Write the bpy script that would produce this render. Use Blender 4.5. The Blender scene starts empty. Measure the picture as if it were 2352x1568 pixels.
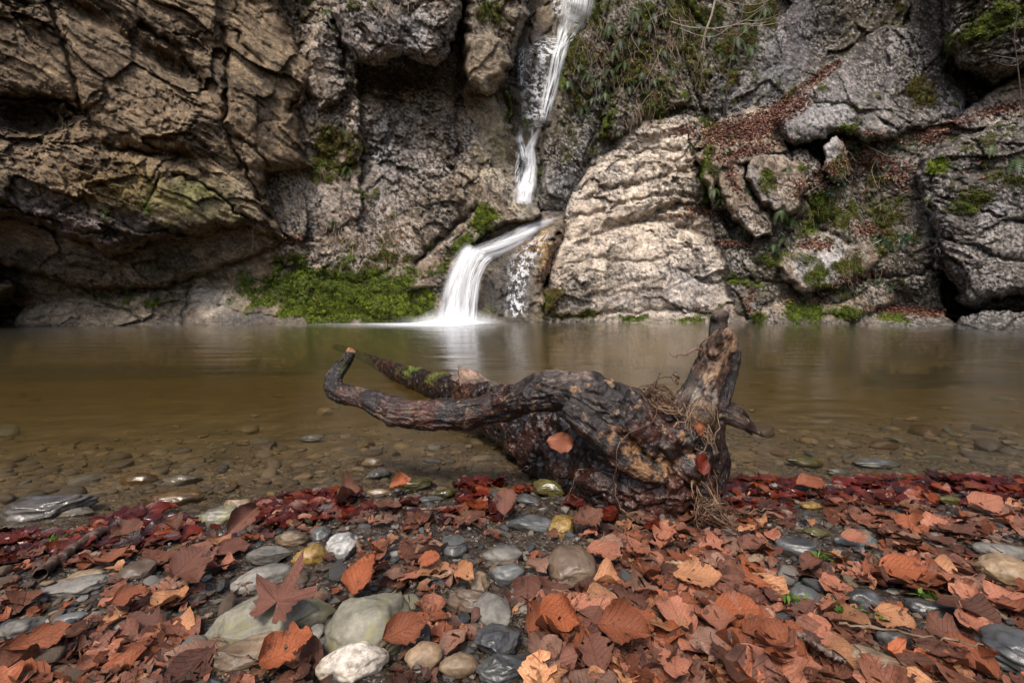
import bpy, math, random
import numpy as np
from mathutils import Vector, Matrix

SC = bpy.context.scene
COL = SC.collection
R = math.radians
# ------------------------------------------------------------------ camera
W0, H0, FPX = 2352.0, 1568.0, 1045.0        # the photograph's frame, in the units used for measuring it
PITCH = R(6.0)
CP, SP = math.cos(PITCH), math.sin(PITCH)
CAMZ = 0.50
cam_d = bpy.data.cameras.new('camera')
cam = bpy.data.objects.new('camera', cam_d)
COL.objects.link(cam)
cam.location = (0, 0, CAMZ)
cam.rotation_euler = (R(90) - PITCH, 0, 0)
cam_d.sensor_width = 36.0
cam_d.lens = 36.0 * FPX / W0
cam_d.clip_start = 0.02
cam_d.clip_end = 400
SC.camera = cam
# ------------------------------------------------------------------ sky, sun, exposure
SUN_EL, SUN_AZ = R(58), R(200)     # azimuth clockwise from +Y: behind the camera, a little to its left
world = bpy.data.worlds.new('World')
SC.world = world
world.use_nodes = True
wn = world.node_tree
bg = wn.nodes['Background']
sky = wn.nodes.new('ShaderNodeTexSky')
sky.sky_type = 'NISHITA'
sky.sun_disc = False
sky.sun_elevation = SUN_EL
sky.sun_rotation = SUN_AZ
sky.air_density = 1.0
sky.dust_density = 4.0
sky.ozone_density = 0.6
wn.links.new(sky.outputs[0], bg.inputs[0])
bg.inputs[1].default_value = 0.115
sd = bpy.data.lights.new('sun', 'SUN')
sd.energy = 1.5
sd.angle = R(13)
sd.color = (1.0, 0.93, 0.84)
sun = bpy.data.objects.new('sun', sd)
COL.objects.link(sun)
_d = Vector((math.sin(SUN_AZ) * math.cos(SUN_EL), math.cos(SUN_AZ) * math.cos(SUN_EL), math.sin(SUN_EL)))
sun.rotation_euler = _d.to_track_quat('Z', 'Y').to_euler()
sun.location = (0, -3, 9)
SC.view_settings.view_transform = 'Standard'
SC.view_settings.look = 'None'
SC.view_settings.exposure = 1.05
SC.view_settings.gamma = 1.0
SC.view_settings.use_curve_mapping = False
SC.render.engine = 'CYCLES'
cy = SC.cycles
cy.use_denoising = True
try:
    cy.denoiser = 'OPENIMAGEDENOISE'
    cy.denoising_input_passes = 'RGB_ALBEDO_NORMAL'
    cy.denoising_prefilter = 'ACCURATE'
except Exception:
    pass
cy.max_bounces = 7
cy.diffuse_bounces = 3
cy.glossy_bounces = 3
cy.transmission_bounces = 4
cy.volume_bounces = 2
cy.transparent_max_bounces = 24
cy.caustics_reflective = False
cy.caustics_refractive = False
cy.sample_clamp_indirect = 4.0

# ------------------------------------------------------------------ helpers
def ray(x, y):
    u = (np.asarray(x, float) - W0 / 2) / FPX
    v = (H0 / 2 - np.asarray(y, float)) / FPX
    return u, CP + v * SP, -SP + v * CP
def P(x, y, Y):
    """the point at depth Y (metres ahead) seen at x, y"""
    a, b, c = ray(x, y)
    t = Y / b
    return Vector((a * t, Y, CAMZ + c * t))
def PXM(x, y, Y):
    """metres per frame unit at that depth"""
    a, b, c = ray(x, y)
    return float(Y / b / FPX)

def hsh(ix, iy, iz, seed):
    with np.errstate(over='ignore'):
        h = (ix.astype(np.uint32) * np.uint32(374761393) + iy.astype(np.uint32) * np.uint32(668265263)
             + iz.astype(np.uint32) * np.uint32(2147483647 - 1013904223) + np.uint32((seed * 974634777) & 0xffffffff))
        h = (h ^ (h >> np.uint32(13))) * np.uint32(1274126177)
        h = (h ^ (h >> np.uint32(16))) * np.uint32(2246822519)
        h = h ^ (h >> np.uint32(15))
    return h
def h01(h):
    return (h & np.uint32(0xffffff)).astype(np.float32) * np.float32(1 / 16777216.0)
_G = np.array([[1,1,0],[-1,1,0],[1,-1,0],[-1,-1,0],[1,0,1],[-1,0,1],[1,0,-1],[-1,0,-1],
               [0,1,1],[0,-1,1],[0,1,-1],[0,-1,-1],[1,1,0],[-1,1,0],[0,-1,1],[0,-1,-1]], np.float32)
def perlin(p, scale, seed=0):
    q = (np.asarray(p, np.float32) / np.float32(scale)) if np.isscalar(scale) else np.asarray(p, np.float32) / np.asarray(scale, np.float32)
    i = np.floor(q).astype(np.int64)
    f = (q - i).astype(np.float32)
    w = f * f * f * (f * (f * 6 - 15) + 10)
    out = np.zeros(len(q), np.float32)
    for dx in (0, 1):
        wx = w[:, 0] if dx else 1 - w[:, 0]
        for dy in (0, 1):
            wy = w[:, 1] if dy else 1 - w[:, 1]
            for dz in (0, 1):
                wz = w[:, 2] if dz else 1 - w[:, 2]
                g = _G[(hsh(i[:, 0] + dx, i[:, 1] + dy, i[:, 2] + dz, seed) & np.uint32(15)).astype(np.int64)]
                d = g[:, 0] * (f[:, 0] - dx) + g[:, 1] * (f[:, 1] - dy) + g[:, 2] * (f[:, 2] - dz)
                out += d * wx * wy * wz
    return out
def fbm(p, scale, octs=4, seed=0, gain=0.5, ridged=False):
    s = np.asarray(scale, float)
    a, tot, out = 1.0, 0.0, 0
    for k in range(octs):
        n = perlin(p, s / 2 ** k, seed + k * 17)
        if ridged:
            n = 0.5 - 2 * np.abs(n)
        out = out + a * n
        tot += a
        a *= gain
    return out / tot
def facet(p, scale, seed, tilt=0.9, step=0.5):
    """broken rock: voronoi cells, each a plane of its own tilt; returns height, crack distance, cell random"""
    q = np.asarray(p, np.float32) / np.asarray(scale, np.float32)
    i = np.floor(q).astype(np.int64)
    n = len(q)
    b1 = np.full(n, 9e9, np.float32); b2 = b1.copy()
    hh = np.zeros(n, np.float32); rr = np.zeros(n, np.float32)
    for dx in (-1, 0, 1):
        for dy in (-1, 0, 1):
            for dz in (-1, 0, 1):
                cx, cyy, cz = i[:, 0] + dx, i[:, 1] + dy, i[:, 2] + dz
                h = hsh(cx, cyy, cz, seed)
                r1 = h01(h); r2 = h01(h * np.uint32(747796405)); r3 = h01((h ^ np.uint32(0x9e3779b9)) * np.uint32(277803737))
                ex = q[:, 0] - cx - r1; ey = q[:, 1] - cyy - r2; ez = q[:, 2] - cz - r3
                d = ex * ex + ey * ey + ez * ez
                g1 = h01(h * np.uint32(1597334677)) - .5; g2 = h01(h * np.uint32(3812015801)) - .5; g3 = h01(h * np.uint32(2654435769)) - .5
                hv = tilt * 2 * (ex * g1 + ey * g2 + ez * g3) + step * (g1 + g2) 
                m = d < b1
                b2 = np.where(m, b1, np.minimum(b2, d))
                b1 = np.where(m, d, b1)
                hh = np.where(m, hv, hh); rr = np.where(m, r2, rr)
    return hh, np.sqrt(b2) - np.sqrt(b1), rr
def sstep(a, b, x):
    t = np.clip((x - a) / (b - a), 0, 1)
    return t * t * (3 - 2 * t)
def polydist(x, y, poly):
    """signed distance, positive inside"""
    inside = np.zeros(x.shape, bool)
    dm = np.full(x.shape, 1e9)
    n = len(poly)
    for k in range(n):
        ax, ay = poly[k]; bx, by = poly[(k + 1) % n]
        ux, uy = bx - ax, by - ay
        t = np.clip(((x - ax) * ux + (y - ay) * uy) / (ux * ux + uy * uy + 1e-9), 0, 1)
        dm = np.minimum(dm, (x - ax - t * ux) ** 2 + (y - ay - t * uy) ** 2)
        c = ((ay > y) != (by > y))
        with np.errstate(divide='ignore', invalid='ignore'):
            xx = (bx - ax) * (y - ay) / ((by - ay) if by != ay else 1e-9) + ax
        inside ^= c & (x < xx)
    dm = np.sqrt(dm)
    return np.where(inside, dm, -dm)
def linedist(x, y, pts):
    dm = np.full(x.shape, 1e9)
    for (ax, ay), (bx, by) in zip(pts[:-1], pts[1:]):
        ux, uy = bx - ax, by - ay
        t = np.clip(((x - ax) * ux + (y - ay) * uy) / (ux * ux + uy * uy + 1e-9), 0, 1)
        dm = np.minimum(dm, (x - ax - t * ux) ** 2 + (y - ay - t * uy) ** 2)
    return np.sqrt(dm)

def make_mesh(name, v, faces, smooth=True, cols=None, wet=None, uv=None):
    """faces: int array (n,3) or (n,4)"""
    me = bpy.data.meshes.new(name)
    v = np.asarray(v, np.float32); faces = np.asarray(faces, np.int32)
    k = faces.shape[1]
    me.vertices.add(len(v)); me.vertices.foreach_set('co', v.ravel())
    me.loops.add(faces.size); me.loops.foreach_set('vertex_index', faces.ravel())
    me.polygons.add(len(faces))
    me.polygons.foreach_set('loop_start', np.arange(0, faces.size, k, dtype=np.int32))
    me.polygons.foreach_set('loop_total', np.full(len(faces), k, np.int32))
    me.polygons.foreach_set('use_smooth', np.full(len(faces), smooth, bool))
    if cols is not None:
        a = me.color_attributes.new('tint', 'FLOAT_COLOR', 'POINT')
        c = np.ones((len(v), 4), np.float32); c[:, :3] = cols
        a.data.foreach_set('color', c.ravel())
    if wet is not None:
        a = me.attributes.new('wet', 'FLOAT', 'POINT')
        a.data.foreach_set('value', np.asarray(wet, np.float32))
    if uv is not None:
        l = me.uv_layers.new(name='UVMap')
        l.data.foreach_set('uv', np.asarray(uv, np.float32)[faces.ravel()].ravel())
    me.update(calc_edges=True)
    me.validate()
    return me
def link(name, me, mat=None, parent=None, loc=None, rot=None):
    o = bpy.data.objects.new(name, me)
    COL.objects.link(o)
    if mat is not None and me is not None and not me.materials:
        me.materials.append(mat)
    if parent is not None:
        o.parent = parent
    if loc is not None:
        o.location = loc
    if rot is not None:
        o.rotation_euler = rot
    return o
def tag(o, label=None, cat=None, group=None, kind=None):
    if label: o['label'] = label
    if cat: o['category'] = cat
    if group: o['group'] = group
    if kind: o['kind'] = kind
    return o
class NT:
    """terse node builder"""
    def __init__(s, name):
        s.m = bpy.data.materials.new(name); s.m.use_nodes = True
        s.t = s.m.node_tree; s.t.nodes.clear()
        s.out = s.t.nodes.new('ShaderNodeOutputMaterial')
    def n(s, typ, **k):
        nd = s.t.nodes.new('ShaderNode' + typ)
        for a, b in k.items():
            if a.startswith('i_'):
                key = a[2:].replace('_', ' ')
                s.set(nd.inputs[key], b)
            elif a.startswith('x'):
                s.set(nd.inputs[int(a[1:])], b)
            else:
                setattr(nd, a, b)
        return nd
    def set(s, inp, b):
        if isinstance(b, bpy.types.NodeSocket): s.t.links.new(b, inp)
        elif isinstance(b, bpy.types.Node): s.t.links.new(b.outputs[0], inp)
        else:
            if isinstance(b, tuple) and len(b) == 3 and inp.type == 'RGBA': b = b + (1,)
            inp.default_value = b
    def math(s, op, a, b=0.0, clamp=False):
        return s.n('Math', operation=op, use_clamp=clamp, x0=a, x1=b).outputs[0]
    def mix(s, f, a, b, blend='MIX'):
        nd = s.t.nodes.new('ShaderNodeMix'); nd.data_type = 'RGBA'; nd.blend_type = blend
        s.set(nd.inputs[0], f); s.set(nd.inputs[6], a); s.set(nd.inputs[7], b)
        return nd.outputs[2]
    def ramp(s, f, stops):
        nd = s.t.nodes.new('ShaderNodeValToRGB'); cr = nd.color_ramp
        while len(cr.elements) < len(stops): cr.elements.new(0.5)
        for e, (p, c) in zip(cr.elements, stops):
            e.position = p
            e.color = (c, c, c, 1) if not isinstance(c, tuple) else c + (1,)
        s.set(nd.inputs[0], f)
        return nd.outputs[0]
    def noise(s, scale, detail=4, rough=0.55, vec=None, dist=0.0):
        nd = s.n('TexNoise'); nd.inputs['Scale'].default_value = scale; nd.inputs['Detail'].default_value = detail
        nd.inputs['Roughness'].default_value = rough; nd.inputs['Distortion'].default_value = dist
        if vec is not None: s.set(nd.inputs['Vector'], vec)
        return nd.outputs[0]
    def bsdf(s, **k):
        return s.n('BsdfPrincipled', **k)
    def surf(s, sh):
        s.t.links.new(sh if isinstance(sh, bpy.types.NodeSocket) else sh.outputs[0], s.out.inputs[0]); return s.m

def rock_material(name, bump_scale=28.0, bump=0.6, dist=0.02, gloss_dry=0.75, gloss_wet=0.18, speck=0.35):
    t = NT(name)
    geo = t.n('NewGeometry').outputs['Position']
    tint = t.n('Attribute', attribute_name='tint').outputs['Color']
    wet = t.n('Attribute', attribute_name='wet').outputs['Fac']
    n1 = t.noise(bump_scale * .5, 6, .65, geo)
    n2 = t.noise(bump_scale * 2.2, 5, .7, geo)
    f1 = t.ramp(n1, [(0.3, 1 - speck), (0.5, 1.0), (0.72, 1 + speck)])
    f2 = t.ramp(n2, [(0.32, 1 - speck * .8), (0.5, 1.0), (0.7, 1 + speck * .8)])
    c = t.mix(1.0, tint, f1, 'MULTIPLY')
    c = t.mix(1.0, c, f2, 'MULTIPLY')
    n3 = t.noise(bump_scale * 6, 4, .75, geo)
    c = t.mix(1.0, c, t.ramp(n3, [(0.34, .62), (0.5, 1.0), (0.66, 1.4)]), 'MULTIPLY')
    hgt = t.math('ADD', n1, t.math('ADD', t.math('MULTIPLY', n2, 0.5), t.math('MULTIPLY', n3, .22)))
    bp = t.n('Bump', i_Strength=bump, i_Distance=dist, i_Height=hgt)
    rough = t.n('MapRange', x0=wet, x1=0.0, x2=1.0, x3=gloss_dry, x4=gloss_wet).outputs[0]
    rough = t.math('ADD', rough, t.math('MULTIPLY', t.math('SUBTRACT', n2, .5), .25), True)
    b = t.bsdf(i_Base_Color=c, i_Roughness=rough, i_Normal=bp.outputs[0])
    t.set(b.inputs['Specular IOR Level'], t.n('MapRange', x0=wet, x3=.18, x4=.6).outputs[0])
    return t.surf(b)
M = {}
STEP = 2.6
M['rock'] = rock_material('cliff_rock', 10.0, 1.0, 0.055)
# ------------------------------------------------------------------ the gorge walls
# each mass: name, outline, anchor (x,y), depth there, d/dx, d/dy(up), edge radius, edge recess, palette, noise amp, strata (angle, strength)
BROWN, GREY, PALE, DARK, WALL, WETR, TAN = range(7)
PAL = {BROWN: ((.172, .122, .074), (.088, .061, .040), (.26, .195, .13)),
       GREY: ((.215, .165, .118), (.105, .076, .051), (.40, .34, .285)),
       PALE: ((.52, .43, .34), (.30, .24, .18), (.70, .62, .53)),
       DARK: ((.095, .080, .055), (.040, .036, .026), (.17, .15, .13)),
       WALL: ((.105, .092, .082), (.045, .038, .032), (.22, .20, .19)),
       WETR: ((.16, .125, .085), (.045, .038, .028), (.30, .26, .21)),
       TAN: ((.26, .205, .14), (.13, .10, .07), (.37, .30, .22))}
MASS = [
 ('cliff', [(-900,-900),(3300,-900),(3300,900),(-900,900)], (1200,400), 11.5, 0, .0006, 1, 0, DARK, .30, (0,0)),
 ('cliff', [(-1500,-1500),(1172,-1500),(1172,1500),(-1500,1500)], (700,400), 8.75, .0006, .0006, 1, 0, DARK, .20, (0,0)),
 ('cliff', [(1400,-1500),(4300,-1500),(4300,1500),(1280,1500),(1320,400)], (1700,400), 9.1, -.0006, .0006, 1, 0, DARK, .20, (0,0)),
 ('cliff_left', [(-900,520),(640,520),(690,600),(560,700),(-900,720)], (350,650), 7.85, .0008, 0, 6, .1, BROWN, .18, (10,.4)),
 # left brown overhang, the shelf under it, the low ledge at the water
 ('cliff_left', [(-900,-900),(690,-900),(655,-60),(640,0),(675,91),(731,142),(736,173),(711,223),(682,254),(686,305),(721,391),(690,384),(614,392),(622,440),(640,500),(665,548),(640,556),(574,523),(508,533),(457,548),(365,545),(310,575),(259,592),(188,559),(100,522),(0,505),(-900,430)], (350,540), 6.9, .0022, .0009, 38, .75, BROWN, .30, (34,.5)),
 ('cliff_left', [(-900,400),(0,480),(200,520),(450,500),(560,500),(662,545),(640,572),(560,600),(440,640),(380,664),(200,666),(100,640),(0,602),(-900,560)], (350,600), 7.5, .0018, -.001, 16, .35, BROWN, .20, (15,.6)),
 ('rock_ledge', [(60,700),(100,680),(250,672),(420,646),(560,616),(660,580),(720,600),(720,860),(20,860),(25,745)], (300,700), 7.5, .0008, .007, 26, .5, TAN, .17, (8,.4)),
 ('cliff_left', [(-900,560),(-60,600),(40,650),(30,690),(-40,700),(-900,700)], (0,650), 6.9, .002, 0, 20, .4, BROWN, .2, (15,.6)),
 # notch behind the brown overhang
 ('cliff_centre', [(560,-900),(860,-900),(820,150),(830,500),(640,600),(580,560)], (720,300), 8.35, -.0002, .001, 10, .2, GREY, .24, (60,.2)),
 ('cliff_centre', [(702,60),(745,30),(782,90),(792,150),(812,190),(790,235),(735,255),(700,205),(690,130)], (745,150), 8.1, 0, .0, 26, .5, GREY, .22, (60,.3)),
 ('cliff_centre', [(770,-900),(1062,-900),(1056,30),(1042,95),(1012,143),(985,147),(958,137),(928,119),(900,135),(877,150),(845,152),(816,140),(790,95),(760,30)], (900,60), 7.75, .0002, -.0004, 34, .6, GREY, .22, (20,.3)),
 ('cliff_centre', [(1055,-900),(1205,-900),(1212,0),(1208,50),(1186,102),(1176,150),(1158,195),(1120,220),(1072,200),(1062,120)], (1120,100), 8.3, .0012, -.0003, 28, .8, GREY, .22, (60,.3)),
 ('cliff_centre', [(1070,78),(1131,78),(1161,100),(1172,142),(1150,180),(1111,212),(1072,190)], (1120,130), 8.05, .001, .0, 22, .35, TAN, .1, (60,.2)),
 ('cliff_centre', [(1050,160),(1116,214),(1146,203),(1165,269),(1194,330),(1199,365),(1184,425),(1200,470),(1080,420)], (1140,320), 9.0, .0016, .001, 12, .45, TAN, .14, (65,.3)),
 # main grey face whose ridge runs down to the stream
 ('cliff_centre', [(620,380),(700,250),(760,225),(810,205),(900,190),(1000,200),(1060,236),(1106,325),(1146,376),(1176,421),(1246,487),(1232,503),(1150,520),(1094,560),(1056,596),(1022,650),(1012,860),(620,860),(640,560)], (850,520), 8.25, .0003, .0022, 11, .5, GREY, .24, (48,.35)),
 ('mossy_mound', [(424,748),(438,700),(470,668),(560,645),(640,612),(720,598),(820,606),(900,600),(952,588),(985,620),(1002,690),(1014,860),(420,860)], (720,700), 7.85, .0004, .004, 60, .8, TAN, .20, (10,.2)),
 # the chute
 ('chute_rock', [(1160,-900),(1460,-900),(1330,60),(1250,300),(1240,520),(1150,520),(1160,300)], (1230,400), 9.35, 0, .0040, 6, .2, WETR, .20, (80,.3)),
 ('chute_rock', [(1228,15),(1278,5),(1272,60),(1250,100),(1222,122),(1214,80)], (1245,60), 10.6, 0, .003, 14, .4, TAN, .06, (60,.2)),
 ('stream_bed', [(1028,860),(1036,640),(1056,594),(1098,556),(1150,512),(1238,486),(1306,486),(1294,524),(1130,612),(1102,640),(1100,860)], (1100,600), 8.42, .0012, .0028, 10, .2, WETR, .10, (20,.2)),
 ('stream_bed', [(1098,860),(1094,640),(1104,612),(1132,594),(1180,560),(1290,506),(1300,540),(1264,612),(1244,650),(1256,730),(1262,860)], (1160,640), 8.14, .0005, .0028, 24, .35, WETR, .16, (35,.35)),
 # right of the fall
 ('cliff_pillar', [(1238,484),(1235,400),(1256,230),(1288,118),(1326,66),(1350,-60),(1350,-900),(1560,-900),(1520,60),(1440,150),(1396,260),(1330,440),(1300,505)], (1290,380), 9.0, .001, .0007, 30, .6, DARK, .22, (85,.3)),
 ('cliff_right', [(1400,-900),(1690,-900),(1640,60),(1612,190),(1622,258),(1560,250),(1480,276),(1410,322),(1366,318),(1420,180),(1450,120)], (1500,250), 9.05, .0004, .0018, 30, .4, DARK, .24, (50,.3)),
 ('limestone_slab', [(1252,860),(1238,700),(1254,630),(1288,548),(1300,478),(1328,420),(1400,335),(1468,278),(1556,244),(1630,262),(1628,340),(1606,380),(1636,450),(1706,540),(1772,596),(1796,660),(1766,860)], (1450,700), 8.1, .0001, .0023, 40, .6, PALE, .17, (-14,.32)),
 ('cliff_wall', [(1548,-900),(3300,-900),(3300,400),(1640,300),(1578,200),(1551,50)], (1750,200), 9.75, -.0008, -.0001, 24, .6, WALL, .08, (62,.25)),
 ('leaf_ledge', [(1600,346),(1606,302),(1660,272),(1775,222),(1866,166),(1925,134),(1945,150),(1800,300),(1810,345)], (1700,340), 8.35, .0004, .0085, 4, .0, TAN, .08, (0,.2)),
 ('cliff_wall', [(1778,270),(1830,216),(1866,183),(1957,107),(2034,51),(2120,60),(2162,102),(2173,168),(2213,203),(2226,268),(2150,290),(2130,308),(1988,328),(1927,308),(1828,338),(1800,312)], (1950,300), 8.15, -.0005, .0026, 22, .5, WALL, .12, (62,.2)),
 ('cliff_wall', [(1880,316),(2250,262),(2290,320),(2150,500),(2190,860),(1900,860),(1930,480)], (2050,500), 8.15, -.0028, .0012, 8, .2, DARK, .14, (10,.3)),
 ('rock_slope', [(1600,352),(1640,328),(1765,322),(1850,350),(1960,440),(2000,560),(2010,860),(1700,860),(1640,470)], (1800,560), 8.12, -.0002, .0013, 12, .3, DARK, .22, (40,.3)),
 ('angular_boulder', [(1602,357),(1640,332),(1765,325),(1806,345),(1730,372),(1660,392),(1640,420),(1650,470),(1628,440)], (1690,370), 8.12, 0, .004, 12, .22, GREY, .08, (20,.3)),
 ('angular_boulder', [(1638,402),(1673,368),(1708,380),(1716,440),(1765,493),(1775,538),(1736,550),(1693,510),(1653,449)], (1700,450), 8.0, .0004, .0025, 12, .25, GREY, .08, (70,.3)),
 ('angular_boulder', [(1712,388),(1734,355),(1795,350),(1841,376),(1853,437),(1827,488),(1775,482),(1741,458),(1716,410)], (1780,420), 7.92, .0006, .003, 14, .3, GREY, .08, (60,.3)),
 ('angular_boulder', [(1896,327),(1922,312),(1948,352),(1953,406),(1920,424),(1889,390)], (1920,370), 8.0, 0, .002, 10, .22, GREY, .06, (70,.3)),
 ('angular_boulder', [(1790,584),(1866,559),(1897,528),(1937,467),(1983,523),(2020,569),(2020,604),(1993,637),(1917,656),(1841,677),(1805,652),(1783,612)], (1900,600), 7.75, .0001, .003, 18, .35, GREY, .12, (50,.3)),
 ('base_rock', [(1655,705),(1664,684),(1690,670),(1716,692),(1720,745),(1716,860),(1650,860)], (1690,720), 7.95, 0, .004, 18, .4, GREY, .06, (10,.2)),
 ('base_rock', [(1733,735),(1745,705),(1795,684),(1841,700),(1917,683),(1993,652),(2060,656),(2074,690),(2000,711),(1962,741),(1955,860),(1730,860)], (1850,720), 7.75, -.0004, .004, 20, .4, GREY, .10, (20,.3)),
 ('base_rock', [(1962,752),(2000,728),(2028,714),(2064,710),(2170,721),(2194,748),(2198,860),(1962,860)], (2080,735), 7.1, -.0008, .012, 12, .3, GREY, .07, (0,.3)),
 ('base_rock', [(2188,750),(2206,724),(2280,714),(2360,716),(2700,690),(2700,900),(2188,900)], (2270,740), 6.55, -.0016, .008, 12, .3, WALL, .08, (0,.3)),
 ('base_rock', [(1430,740),(1480,724),(1560,716),(1660,708),(1672,738),(1676,860),(1430,860)], (1550,730), 7.95, 0, .010, 8, .2, PALE, .05, (0,.3)),
 ('big_boulder', [(2106,378),(2120,352),(2210,308),(2352,262),(2700,200),(3300,100),(3300,640),(2500,640),(2430,655),(2352,676),(2290,690),(2245,712),(2206,698),(2192,655),(2142,612),(2142,540),(2116,452),(2110,430)], (2200,600), 7.2, -.0016, .0016, 30, .5, WALL, .22, (12,.4)),
 ('mossy_overhang', [(2160,-900),(2168,90),(2196,165),(2290,196),(2352,160),(2700,60),(3300,-100),(3300,-900)], (2260,120), 7.7, -.0018, -.0006, 34, .8, DARK, .22, (-25,.5)),
 ('cliff_wall', [(2262,215),(2352,160),(2700,60),(2700,300),(2210,330),(2171,296)], (2300,270), 7.9, -.0016, .003, 14, .4, GREY, .12, (-20,.4)),
]
CRACKS = [  # points, half width, depth
 ([(396,396),(457,416),(498,447),(538,482),(580,505)], 4, .16), ([(366,396),(350,447),(330,487)], 3, .08),
 ([(0,470),(25,477),(117,503),(188,533),(254,533),(325,559)], 4, .14), ([(533,315),(584,335),(620,378)], 4, .16),
 ([(513,60),(523,203),(513,284),(558,386),(600,450),(622,490)], 6, .22), ([(538,66),(574,127),(610,152)], 5, .12),
 ([(240,330),(330,350),(430,360),(480,400)], 6, .16), ([(0,225),(80,230),(150,232),(185,260)], 7, .2),
 ([(110,0),(160,140),(190,250),(225,300)], 5, .14), ([(330,60),(420,120),(470,200)], 8, .2),
 ([(950,604),(1000,560),(1062,508),(1096,472)], 6, .22), ([(965,640),(955,600),(1010,545)], 4, .14),
 ([(1048,240),(1054,330),(1040,390),(1028,370)], 6, .16), ([(816,215),(880,225),(940,235),(990,260),(1000,240)], 5, .16),
 ([(1060,100),(1052,180),(1056,240)], 6, .18), ([(820,60),(850,100),(900,110)], 3, .08),
 ([(1160,210),(1172,290),(1196,345)], 4, .14), ([(930,330),(1000,350),(1040,400)], 3, .06),
 ([(1310,470),(1380,440),(1470,415),(1560,390),(1600,392)], 6, .12), ([(1300,500),(1400,480),(1480,450),(1540,445),(1610,455)], 5, .14),
 ([(1470,500),(1560,478),(1630,470),(1690,520)], 8, .24), ([(1330,560),(1420,520),(1500,505),(1640,540),(1720,560)], 7, .16),
 ([(1400,330),(1460,352),(1520,340),(1560,350)], 5, .12), ([(1280,620),(1380,590),(1500,600),(1600,560)], 3, .06),
 ([(1560,620),(1640,650),(1720,640),(1790,655)], 4, .10), ([(1630,725),(1560,706),(1440,722),(1270,726)], 4, .10),
 ([(2142,540),(2200,560),(2260,575),(2300,590),(2400,600)], 4, .12), ([(2230,470),(2290,500),(2360,520)], 3, .08),
 ([(2120,430),(2170,450),(2190,470)], 3, .06), ([(1990,260),(1940,235),(1880,240)], 3, .06), ([(1930,640),(2040,640),(2120,630),(2150,600)], 4, .12),
 ([(2140,400),(2140,470),(2150,560),(2170,640)], 5, .12), ([(1622,262),(1590,200),(1560,120)], 5, .15), ([(1850,450),(1880,520),(1960,560)], 6, .15),
 ([(2040,150),(2030,90),(2060,40)], 4, .1), ([(200,670),(250,700),(330,735)], 4, .12), ([(440,640),(425,700),(420,740)], 4, .10),
 ([(640,610),(760,640),(820,650),(900,620)], 4, .10), ([(480,690),(560,720),(640,730)], 3, .07),
]
DENTS = [  # x, y, rx, ry, angle, metres further in (minus: bulging out)
 (70,275,90,40,5,.55), (390,150,85,26,30,.45), (350,350,90,14,8,.22), (250,60,120,30,35,.15), (470,110,50,30,40,.25), (180,20,90,20,30,.2),
 (560,250,60,110,-10,-.2), (450,300,80,50,20,-.18), (150,420,200,50,10,-.15), (480,460,120,50,10,-.1),
 (905,182,110,26,3,.22), (850,260,60,40,0,-.1), (1160,240,20,50,-30,.2), (1110,420,70,60,45,-.18), (660,460,40,60,0,.1),
 (770,360,60,50,20,.12), (1030,585,26,22,0,.2), (1215,440,24,60,0,.2),
 (1480,330,60,20,-20,.18), (1510,620,130,60,0,-.2), (1345,640,60,60,0,-.15), (1360,680,22,22,0,.14), (1500,560,120,30,-8,-.10), (1450,470,110,26,-14,-.12), (1400,420,60,20,-20,-.08), (1560,540,70,16,-8,.12), (1420,560,80,18,-20,-.1),
 (1900,90,50,60,0,.2), (2080,220,50,50,0,.2), (2270,170,60,25,-10,.25), (2180,680,50,60,0,.3), (2290,700,90,18,-8,.4), (1990,480,40,90,0,.12),
 (2060,690,60,30,0,.35), (1680,520,14,60,-35,.2), (1330,250,24,70,15,.2), (1850,520,50,30,0,.18), (10,705,60,25,0,.4),
]
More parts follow.
